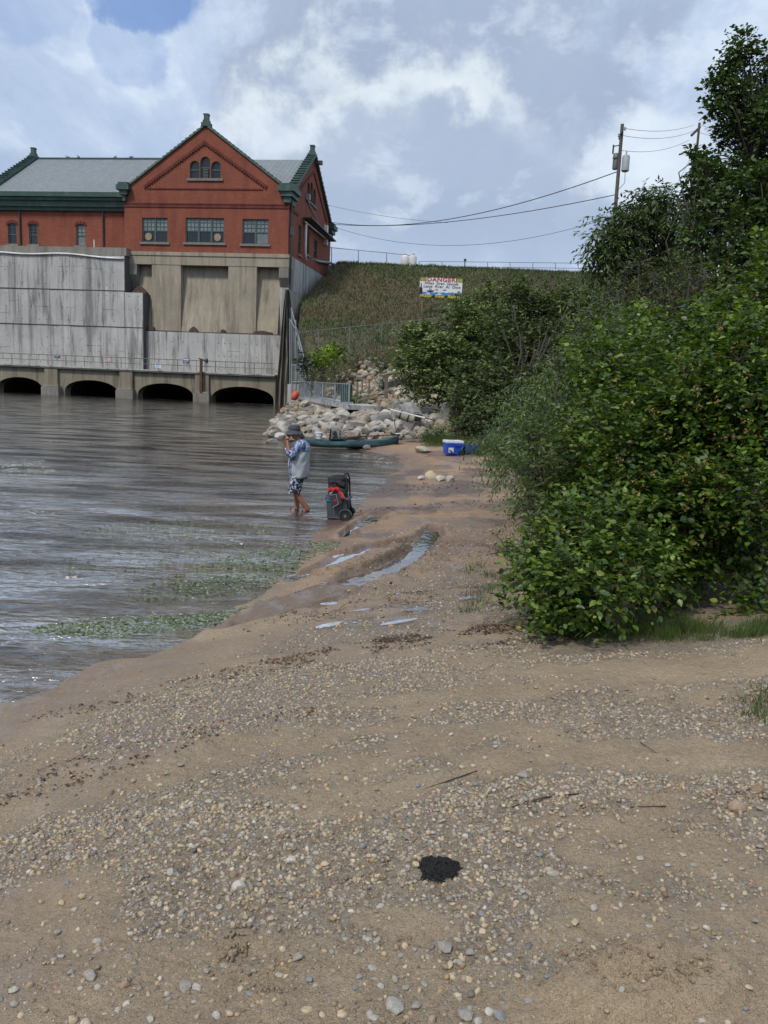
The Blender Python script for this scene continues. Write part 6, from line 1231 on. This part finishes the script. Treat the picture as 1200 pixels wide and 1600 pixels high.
def cooler():
    q = gp(707, 711); k = q.y/FPX; w = 34*k; rt = empty('cooler', q, math.radians(14), label='blue wheeled cooler with white lid and raised black handle on the sand', cat='cooler'); bl_ = simple('cooler_blue', (.012, .07, .46), .4, .1); W = w*.40; D = w*.30; Hh = 21*k*.9
    m = MB(); m.add([(-W*.9, -D*.9, .03), (W*.9, -D*.9, .03), (W*.9, D*.9, .03), (-W*.9, D*.9, .03), (-W, -D, Hh), (W, -D, Hh), (W, D, Hh), (-W, D, Hh)], [(0,3,2,1),(4,5,6,7),(0,1,5,4),(1,2,6,5),(2,3,7,6),(3,0,4,7)]); m.build('cooler_body', bl_, rt, bevel=.015)
    m = MB(); m.box((-W*1.04, -D*1.05, Hh+.002), (W*1.04, D*1.05, Hh+.09)); l = m.build('lid', simple('cooler_white', (.62, .66, .70), .4, .05), rt, bevel=.02); m = MB(); m.box((-W*.55, -D*.4, Hh+.092), (W*.1, D*.3, Hh+.1)); m.build('lid_recess', simple('lid_grey', (.42, .45, .48), .5), l)
    for s in (-1, 1): m = MB(); m.lathe([(.05, -.03), (.10, -.03), (.10, .03), (.05, .03)], (W*.82, s*D*.98, .09), 18, 'y'); m.build('wheel', MT['black'], rt)
    m = MB(); hz = Hh+.85*24*k*1.25; m.bar((W*.6, D+.03, .3), (W*.6, D+.03, hz), .025); m.bar((W*.92, D+.03, .3), (W*.92, D+.03, hz), .025); m.bar((W*.58, D+.03, hz), (W*.94, D+.03, hz), .035); m.build('handle', MT['black'], rt)
    m = MB(); m.box((-W*.75, -D*1.03-.004, Hh*.22), (-W*.15, -D*1.0-.001, Hh*.62)); b = m.build('label_patch', simple('patch_white', (.6, .6, .6), .5), rt); b.rotation_euler = (-.03, 0, 0); m = MB(); m.box((-W*.65, -D*1.03-.008, Hh*.34), (-W*.4, -D*1.03-.0045, Hh*.42)); m.box((-W*.5, -D*1.03-.008, Hh*.25), (-W*.25, -D*1.03-.0045, Hh*.33)); m.build('emblem', MT['black'], rt)
    m = MB(); m.bar((-W*.05, -D*.99-.02, Hh*.86), (W*.7, -D*.99-.02, Hh*.86), .03, .05); m.build('side_grip', bl_, rt)
    q2 = q+Vector((w*.86, .12, 0)); rt = empty('gear_bag', q2, label='blue and black soft bag slumped beside the cooler', cat='bag'); V, Fc = ico(3); nz = fbm(V[:, 0]*2.2+3, V[:, 1]*2.2+V[:, 2]*2, 3, 2); V = V*(1+(nz[:, None]-.5)*.5)*np.array([.30, .22, .24])+np.array([0, 0, .19]); link('bag_body', np_mesh('bag_body', V, Fc, simple('bag_blue', (.012, .03, .13), .7, .5, 9), None, True), rt)
    V2 = V*np.array([.8, .8, .55])+np.array([.1, -.04, -.02]); link('lower_pouch', np_mesh('lower_pouch', V2, Fc, MT['black'], None, True), rt); m = MB(); m.tube([(-.12, -.18, .34), (-.02, -.24, .46), (.12, -.16, .36)], .015, 6); m.build('strap', MT['black'], rt)
cooler()
def cart():
    q = gp(530, 811); q.z = max(q.z, 0); k = q.y/FPX; u = k   # metres per photo pixel there
    rt = empty('beach_cart', q, math.radians(-8), label='grey wheeled bin cart loaded with black jacket and red vest in the shallows', cat='cart'); tub = simple('tub_grey', (.045, .055, .068), .55, .2, 5)
    w, dp, hh = 36*u, 26*u, 36*u; x0 = -20*u
    def fr(z, e=0.): t = z/hh; return (x0+4*u*(1-t)*.6-e, x0+w-2*u*(1-t)+e, -dp*.5*(.82+.18*t)-e, dp*.5*(.82+.18*t)+e)
    m = MB(); a = fr(0); b = fr(hh); 
    m.add([(a[0], a[2], .01), (a[1], a[2], .01), (a[1], a[3], .01), (a[0], a[3], .01), (b[0], b[2], hh), (b[1], b[2], hh), (b[1], b[3], hh), (b[0], b[3], hh)], [(0,3,2,1),(4,5,6,7),(0,1,5,4),(1,2,6,5),(2,3,7,6),(3,0,4,7)]); m.build('tub', tub, rt, bevel=.02)
    m = MB()
    for z in (3*u,): c = fr(z, .006); m.box((c[0], c[2], z), (c[1], c[3], z+.02))
    for i in range(1, 6): xx = a[0]+(a[1]-a[0])*i/6; m.bar((xx, a[2]-.004, .05), (xx+.01, b[2]-.004, hh*.9), .012, .01)
    c = fr(hh, .015); m.box((c[0], c[2], hh-.03), (c[1], c[3], hh+.012)); m.build('rim', simple('tub_rim', (.09, .10, .115), .5), rt)
    wx = 12.5*u; wr = 8*u
    for s in (-1, 1):
        y = s*dp*.56; m = MB(); m.lathe([(wr*.7, -.02), (wr, -.025), (wr, .025), (wr*.7, .02)], (wx, y, wr), 24, 'y'); wh = m.build('wheel', MT['black'], rt, True); m = MB(); m.lathe([(wr*.3, -.028), (wr*.3, .028)], (wx, y, wr), 12, 'y')
        for j in range(6): an = j*math.pi/3; m.bar((wx, y, wr), (wx+wr*.72*math.cos(an), y, wr+wr*.72*math.sin(an)), .014, .02)
        m.build('rim', simple('hub_grey', (.12, .125, .13), .5), wh); m = MB(); pts = [(wx+wr*1.25*math.cos(t), y, wr+wr*1.25*math.sin(t)) for t in np.linspace(.1, math.pi, 9)]; m.tube(pts, .018, 6); m.build('fender', tub, rt)
    m = MB()
    for s in (-1, 1): y = s*dp*.45; m.tube([(17*u, y, 8*u), (14*u, y, 34*u), (12*u, y, 66*u), (9*u, y, 72*u)], .016, 8)
    m.tube([(9*u, -dp*.45, 72*u), (7*u, 0, 73*u), (9*u, dp*.45, 72*u)], .02, 8); m.build('handle_frame', MT['black'], rt, 'all')
    def cloth(name, mat, c, s, sd, amp, par, seed=3, freq=2.2):
        V, Fc = ico(4); nz = fbm(V[:, 0]*freq+seed, V[:, 1]*freq+V[:, 2]*freq*1.3+seed, 4, seed); sg = np.sign(V)*np.abs(V)**.75; V = sg*(1+(nz[:, None]-.5)*amp)*np.array(s)+np.array(c); o = link(name, np_mesh(name, V, Fc, mat, None, True), par); return o
    jm = simple('jacket_black', (.022, .022, .028), .85, .4, 12, .5, 20)
    j = empty('folded_jacket', q, math.radians(-8), label='crumpled black jacket draped over the top of the cart', cat='jacket')
    cloth('jacket_body', jm, (-3*u, 0, 60*u), (15*u, 12*u, 10*u), 0, .7, j, 5); cloth('sleeve', jm, (-10*u, -6*u, 52*u), (7*u, 6*u, 9*u), 0, .8, j, 9)
    v = empty('life_vest', q, math.radians(-8), label='red and black life vest hanging on the front of the cart', cat='life vest'); rm = simple('vest_red', (.50, .022, .028), .7, .25, 10)
    cloth('vest_panel', MT['black'], (-2*u, -10*u, 42*u), (14*u, 6*u, 9*u), 0, .5, v, 12)
    m = MB()
    for i, (xa, za, xb, zb, ww) in enumerate([(-15, 46, -10, 52, 6), (-10, 49, -4, 50, 7), (-4, 52, 2, 49, 7), (0, 50, 9, 36, 5)]): m.bar((xa*u, -17*u, za*u), (xb*u, -17.5*u, zb*u), .05, ww*u, up=(0, 1, 0))
    m.build('red_panel', rm, v, bevel=.012); m = MB(); m.bar((-13*u, -17*u, 42*u), (-8*u, -17*u, 46*u), .03, .03); m.bar((5*u, -18*u, 45*u), (10*u, -17*u, 36*u), .02, .04); m.build('strap', simple('strap_grey', (.3, .3, .31), .7), v)
    s = empty('shoulder_bag', q, math.radians(-8), label='dark grey pouch bag with pale piping hung below the red vest', cat='bag'); bm_ = simple('pouch_grey', (.035, .035, .045), .8, .3, 10)
    m = MB(); m.prism([(-13*u, 40*u), (4*u, 44*u), (8*u, 28*u), (-7*u, 20*u)], -20*u, -13*u); m.build('pouch', bm_, s, bevel=.02); m = MB(); m.tube([(-13*u, -20.6*u, 40*u), (-2*u, -20.6*u, 42*u), (2*u, -20.6*u, 27*u), (-7*u, -20.6*u, 21*u)], .006, 5); m.build('piping', simple('piping_pale', (.3, .3, .33), .7), s); m = MB(); m.box((-5*u, -20.9*u, 31*u), (-1*u, -20.4*u, 34*u)); m.build('red_badge', rm, s)
    t = empty('towel', q, math.radians(-8), label='bright blue towel tucked at the left rim of the cart under grey cloth', cat='towel'); cloth('towel_body', simple('towel_blue', (.03, .24, .52), .85, .2, 8), (-16.5*u, -6*u, 31*u), (5*u, 8*u, 3.6*u), 0, .4, t, 15); cloth('cloth_fold', simple('cloth_grey', (.09, .10, .13), .85), (-17*u, -4*u, 38*u), (4*u, 7*u, 6*u), 0, .5, t, 19)
    n = empty('green_bag', q, math.radians(-8), label='olive green bag standing at the back of the cart beside the jacket', cat='bag'); cloth('bag_body', simple('olive_cloth', (.10, .11, .075), .8), (6*u, 3*u, 50*u), (6*u, 8*u, 15*u), 0, .3, n, 22)
cart()
# ------------------------------------------------------------------ the angler
def skin_mesh(name, V, Ed, Rr, mat, parent, sub=2, root=0):
    me = bpy.data.meshes.new(name); me.from_pydata([tuple(v) for v in V], Ed, []); me.materials.append(mat); o = link(name, me, parent); md = o.modifiers.new('skin', 'SKIN')
    if not me.skin_vertices: me.skin_vertices.new()
    for i, r in enumerate(Rr): r = r if isinstance(r, tuple) else (r, r); me.skin_vertices[0].data[i].radius = r; me.skin_vertices[0].data[i].use_root = (i == root)
    md.use_smooth_shade = True; s = o.modifiers.new('sub', 'SUBSURF'); s.levels = sub; s.render_levels = sub; return o
def loft(name, rings, mat, parent, n=24, cap=(False, True), wob=.0, seed=0, bev=0):
    """rings: (cx, cy, cz, rx, ry)"""
    m = MB(); R_ = np.array(rings, float); sub = 4; tt = np.linspace(0, len(rings)-1, (len(rings)-1)*sub+1); rings = np.stack([np.interp(tt, np.arange(len(R_)), R_[:, j]) for j in range(5)], -1); n = max(n, 40)
    for i, (cx, cy, cz, rx, ry) in enumerate(rings):
        for k in range(n):
            a = 2*math.pi*k/n; w = 1+wob*(.9*math.sin(3*a+cz*14+seed)+.7*math.sin(7*a-cz*22+seed)+.5*math.sin(11*a+cz*31)); w += wob*4*(float(fbm(np.array([math.cos(a)*2.2+seed+5]), np.array([cz*7+math.sin(a)*2.2]), 3, 8)[0])-.5); m.v.append((cx+rx*w*math.cos(a), cy+ry*w*math.sin(a), cz-.012*math.sin(2*a+seed)*(i == 0)))
    for i in range(len(rings)-1):
        for k in range(n): a = i*n+k; b = i*n+(k+1) % n; m.f.append((a, b, b+n, a+n))
    if cap[0]: m.f.append(tuple(range(n)))
    if cap[1]: e = (len(rings)-1)*n; m.f.append(tuple(e+k for k in range(n)))
    o = m.build(name, mat, parent, 'all'); return o
def person():
    q = gp(465, 797); q.z = -.055; rt = empty('person', q, math.radians(180+6), label='man in sun hat, patterned shirt and shorts wading with hands raised to his face', cat='person')
    skin = simple('skin_tan', (.27, .115, .07), .55, .12, 12)
    V = [(0, 0, .90), (-.03, 0, 1.06), (-.04, 0, 1.24), (-.01, 0, 1.36), (.03, 0, 1.43), (.075, 0, 1.50), (.095, 0, 1.585),            # 0-6 spine to crown
         (.0, .095, .84), (.075, .10, .47), (-.11, .10, .20), (-.205, .10, .10), (-.12, .10, .035), (-.07, .10, .025),                       # 7-12 near leg
         (.0, -.095, .84), (.055, -.10, .46), (.02, -.10, .22), (.0, -.10, .07), (.10, -.10, .03), (.16, -.10, .028),                           # 13-18 far leg
         (-.04, .175, 1.335), (.16, .235, 1.10), (.215, .15, 1.32), (.225, .12, 1.40),                                                             # 19-22 near arm
         (-.04, -.175, 1.335), (.19, -.22, 1.13), (.24, -.12, 1.34), (.25, -.08, 1.42),                                                         # 23-26 far arm
         (.185, 0, 1.525), (.155, 0, 1.465), (.085, .082, 1.53), (.085, -.082, 1.53), (-.235, .10, .07)]                                       # nose, chin, ears, heel
    Ed = [(0, 1), (1, 2), (2, 3), (3, 4), (4, 5), (5, 6), (0, 7), (7, 8), (8, 9), (9, 10), (10, 11), (11, 12), (0, 13), (13, 14), (14, 15), (15, 16), (16, 17), (17, 18), (2, 19), (19, 20), (20, 21), (21, 22), (2, 23), (23, 24), (24, 25), (25, 26), (5, 27), (5, 28), (5, 29), (5, 30), (10, 31)]
    Rr = [.15, .15, .155, .10, .058, .088, .082, .088, .062, .056, .038, .036, .022, .088, .062, .054, .038, .036, .022, .062, .045, .036, .028, .062, .045, .036, .028, .018, .04, .022, .022, .03]
    skin_mesh('body', V, Ed, Rr, skin, rt)
    for s, wr in ((1, Vector((.225, .12, 1.40))), (-1, Vector((.25, -.08, 1.42)))):
        tgt = Vector((.205, .03*s, 1.50)); d = (tgt-wr).normalized(); side = Vector((0, -s, .2)).normalized(); pal = wr+d*.06; HVv = [wr-d*.02, pal, pal+d*.02]; E2 = [(0, 1), (1, 2)]; R2 = [(.028, .02), (.04, .018), (.036, .016)]
        for f_, (off, ln) in enumerate([(-.033, .062), (-.011, .075), (.011, .07), (.033, .055)]):
            b = pal+d*.03+Vector((1, 0, .15)).normalized()*off; i0 = len(HVv); c = Vector((-.25, -s*.75, .4)).normalized(); HVv += [b, b+d*ln*.45, b+d*ln*.6+c*ln*.45, b+d*ln*.5+c*ln*.85]; E2 += [(1, i0), (i0, i0+1), (i0+1, i0+2), (i0+2, i0+3)]; R2 += [.0105, .0098, .009, .0078]
        i0 = len(HVv); th = Vector((-.8, -s*.5, .3)).normalized(); HVv += [pal-d*.03+th*.03, pal+th*.055, pal+d*.03+th*.06]; E2 += [(0, i0), (i0, i0+1), (i0+1, i0+2)]; R2 += [.014, .012, .009]; skin_mesh('hand', HVv, E2, R2, skin, rt, 1)
    for s in (-1, 1): m = MB(); m.lathe([(.004, -.011), (.011, 0), (.004, .011)], (.165, s*.034, 1.545), 8, 'x'); m.build('eye', MT['black'], rt)
    m = MB(); m.tube([(.176, -.03, 1.492), (.182, 0, 1.49), (.176, .03, 1.492)], .006, 6); m.build('mouth', simple('lip', (.22, .07, .05)), rt)
    cam1 = NT('shirt_pattern'); v = cam1.map('Object'); n1 = cam1.noise(v, 13, 3, .6); n2 = cam1.noise(v, 25, 3, .6); c = cam1.mix(cam1.ss(n1, .46, .52), (.055, .085, .22), (.22, .29, .45)); c = cam1.mix(cam1.ss(n2, .56, .6), c, (.50, .55, .62)); c = cam1.mix(cam1.ss(n2, .42, .38), c, (.02, .025, .06)); cam1.set('Base Color', c); cam1.set('Roughness', .85)
    pale = simple('shirt_pale', (.36, .41, .42), .8, .06, 5, .3, 12)
    loft('shirt', [(-.02, 0, .70, .165, .205), (-.015, 0, .72, .175, .21), (-.01, 0, .82, .188, .222), (0, 0, .95, .20, .225), (-.025, 0, 1.08, .185, .215), (-.05, 0, 1.20, .162, .205)], pale, rt, cap=(False, False), wob=.035)
    loft('yoke', [(-.05, 0, 1.185, .168, .208), (-.055, 0, 1.27, .158, .205), (-.045, 0, 1.335, .14, .19), (-.03, 0, 1.385, .10, .12), (-.01, 0, 1.42, .072, .075)], cam1.m, rt, cap=(False, False), wob=.02)
    m = MB(); m.prism([(.135, .71), (.168, .71), (.19, .95), (.145, 1.2), (.11, 1.2)], .05, .16); pn = m.build('front_panel', cam1.m, rt, bevel=.02)
    for s in (1, -1):
        el = Vector((.16, .235, 1.10)) if s > 0 else Vector((.19, -.22, 1.13)); sh = Vector((-.045, .165*s, 1.335)); fo = Vector((.185, .195, 1.19)) if s > 0 else Vector((.215, -.17, 1.21)); m = MB(); m.tube([sh-Vector((0, .03*s, -.01)), sh, sh.lerp(el, .5), el-Vector((.01, 0, .012)), el.lerp(fo, .5), fo], [.07, .085, .080, .076, .070, .062], 14); m.build('sleeve', cam1.m, rt, 'all')
    sp = NT('shorts_pattern'); v = sp.map('Object'); n1 = sp.noise(v, 15, 2, .6, 1.0); c = sp.mix(sp.ss(n1, .52, .56), (.012, .016, .04), (.42, .45, .52)); sp.set('Base Color', c); sp.set('Roughness', .85)
    loft('shorts', [(0, 0, .66, .165, .20), (0, 0, .80, .175, .205), (0, 0, .98, .165, .195)], sp.m, rt, cap=(True, True), wob=.02)
    for s, kx in ((1, .075), (-1, .055)): loft('shorts_leg', [(kx*.95, s*.102, .405, .112, .105), (kx*.9, s*.102, .42, .114, .107), (kx*.6, s*.10, .55, .118, .104), (.01, s*.098, .72, .145, .102)], sp.m, rt, cap=(False, True), wob=.05, seed=s)
    hm = simple('hat_grey', (.055, .058, .068), .85, .2, 10); m = MB(); n = 28; prof = [(.10, 1.655), (.104, 1.60), (.108, 1.575), (.165, 1.545), (.172, 1.54)]
    for r, z in prof:
        for k in range(n): a = 2*math.pi*k/n; f_ = 1+.12*math.cos(a); zz = z-(.03*(r > .12)*(abs(math.sin(a))))-.02*(r > .12)*(math.cos(a) > .3); m.v.append((.085+r*f_*math.cos(a), r*math.sin(a), zz))
    for i in range(len(prof)-1):
        for k in range(n): a = i*n+k; b = i*n+(k+1) % n; m.f.append((a, b, b+n, a+n))
    k0 = len(m.v)
    for k in range(n): a = 2*math.pi*k/n; m.v.append((.083+.075*math.cos(a), .075*math.sin(a), 1.685))
    for k in range(n): m.f.append((k, (k+1) % n, k0+(k+1) % n, k0+k))
    m.f.append(tuple(k0+k for k in range(n))); h = m.build('sun_hat', hm, rt, 'all'); m = MB(); m.lathe([(.109, 1.575), (.111, 1.60)], (.085, 0, 0), 24); m.build('hat_band', simple('hat_band', (.02, .02, .025)), h)
    m = MB(); m.tube([(-.02, .07, 1.56), (-.06, .05, 1.47), (-.075, 0, 1.44), (-.06, -.05, 1.47), (-.02, -.07, 1.56)], .028, 8); m.build('hair', simple('hair_grey', (.12, .11, .10), .9), rt, 'all')
    for (a, b, c) in (((-.225, .10, .062), (-.13, .10, .012), (-.06, .10, .0)), ((-.03, -.10, .02), (.08, -.10, .005), (.18, -.10, .005))):
        m = MB(); m.bar(a, b, .085, .028, up=(0, 0, 1)); m.bar(b, c, .085, .024, up=(0, 0, 1)); s = m.build('sandal', MT['black'], rt); 
        for t in (.35, .8): p = Vector(a).lerp(Vector(c), t); st = MB(); st.tube([p+Vector((0, -.045, 0)), p+Vector((0, -.03, .055)), p+Vector((0, .03, .055)), p+Vector((0, .045, 0))], .012, 6); st.build('strap', MT['black'], s)
person()
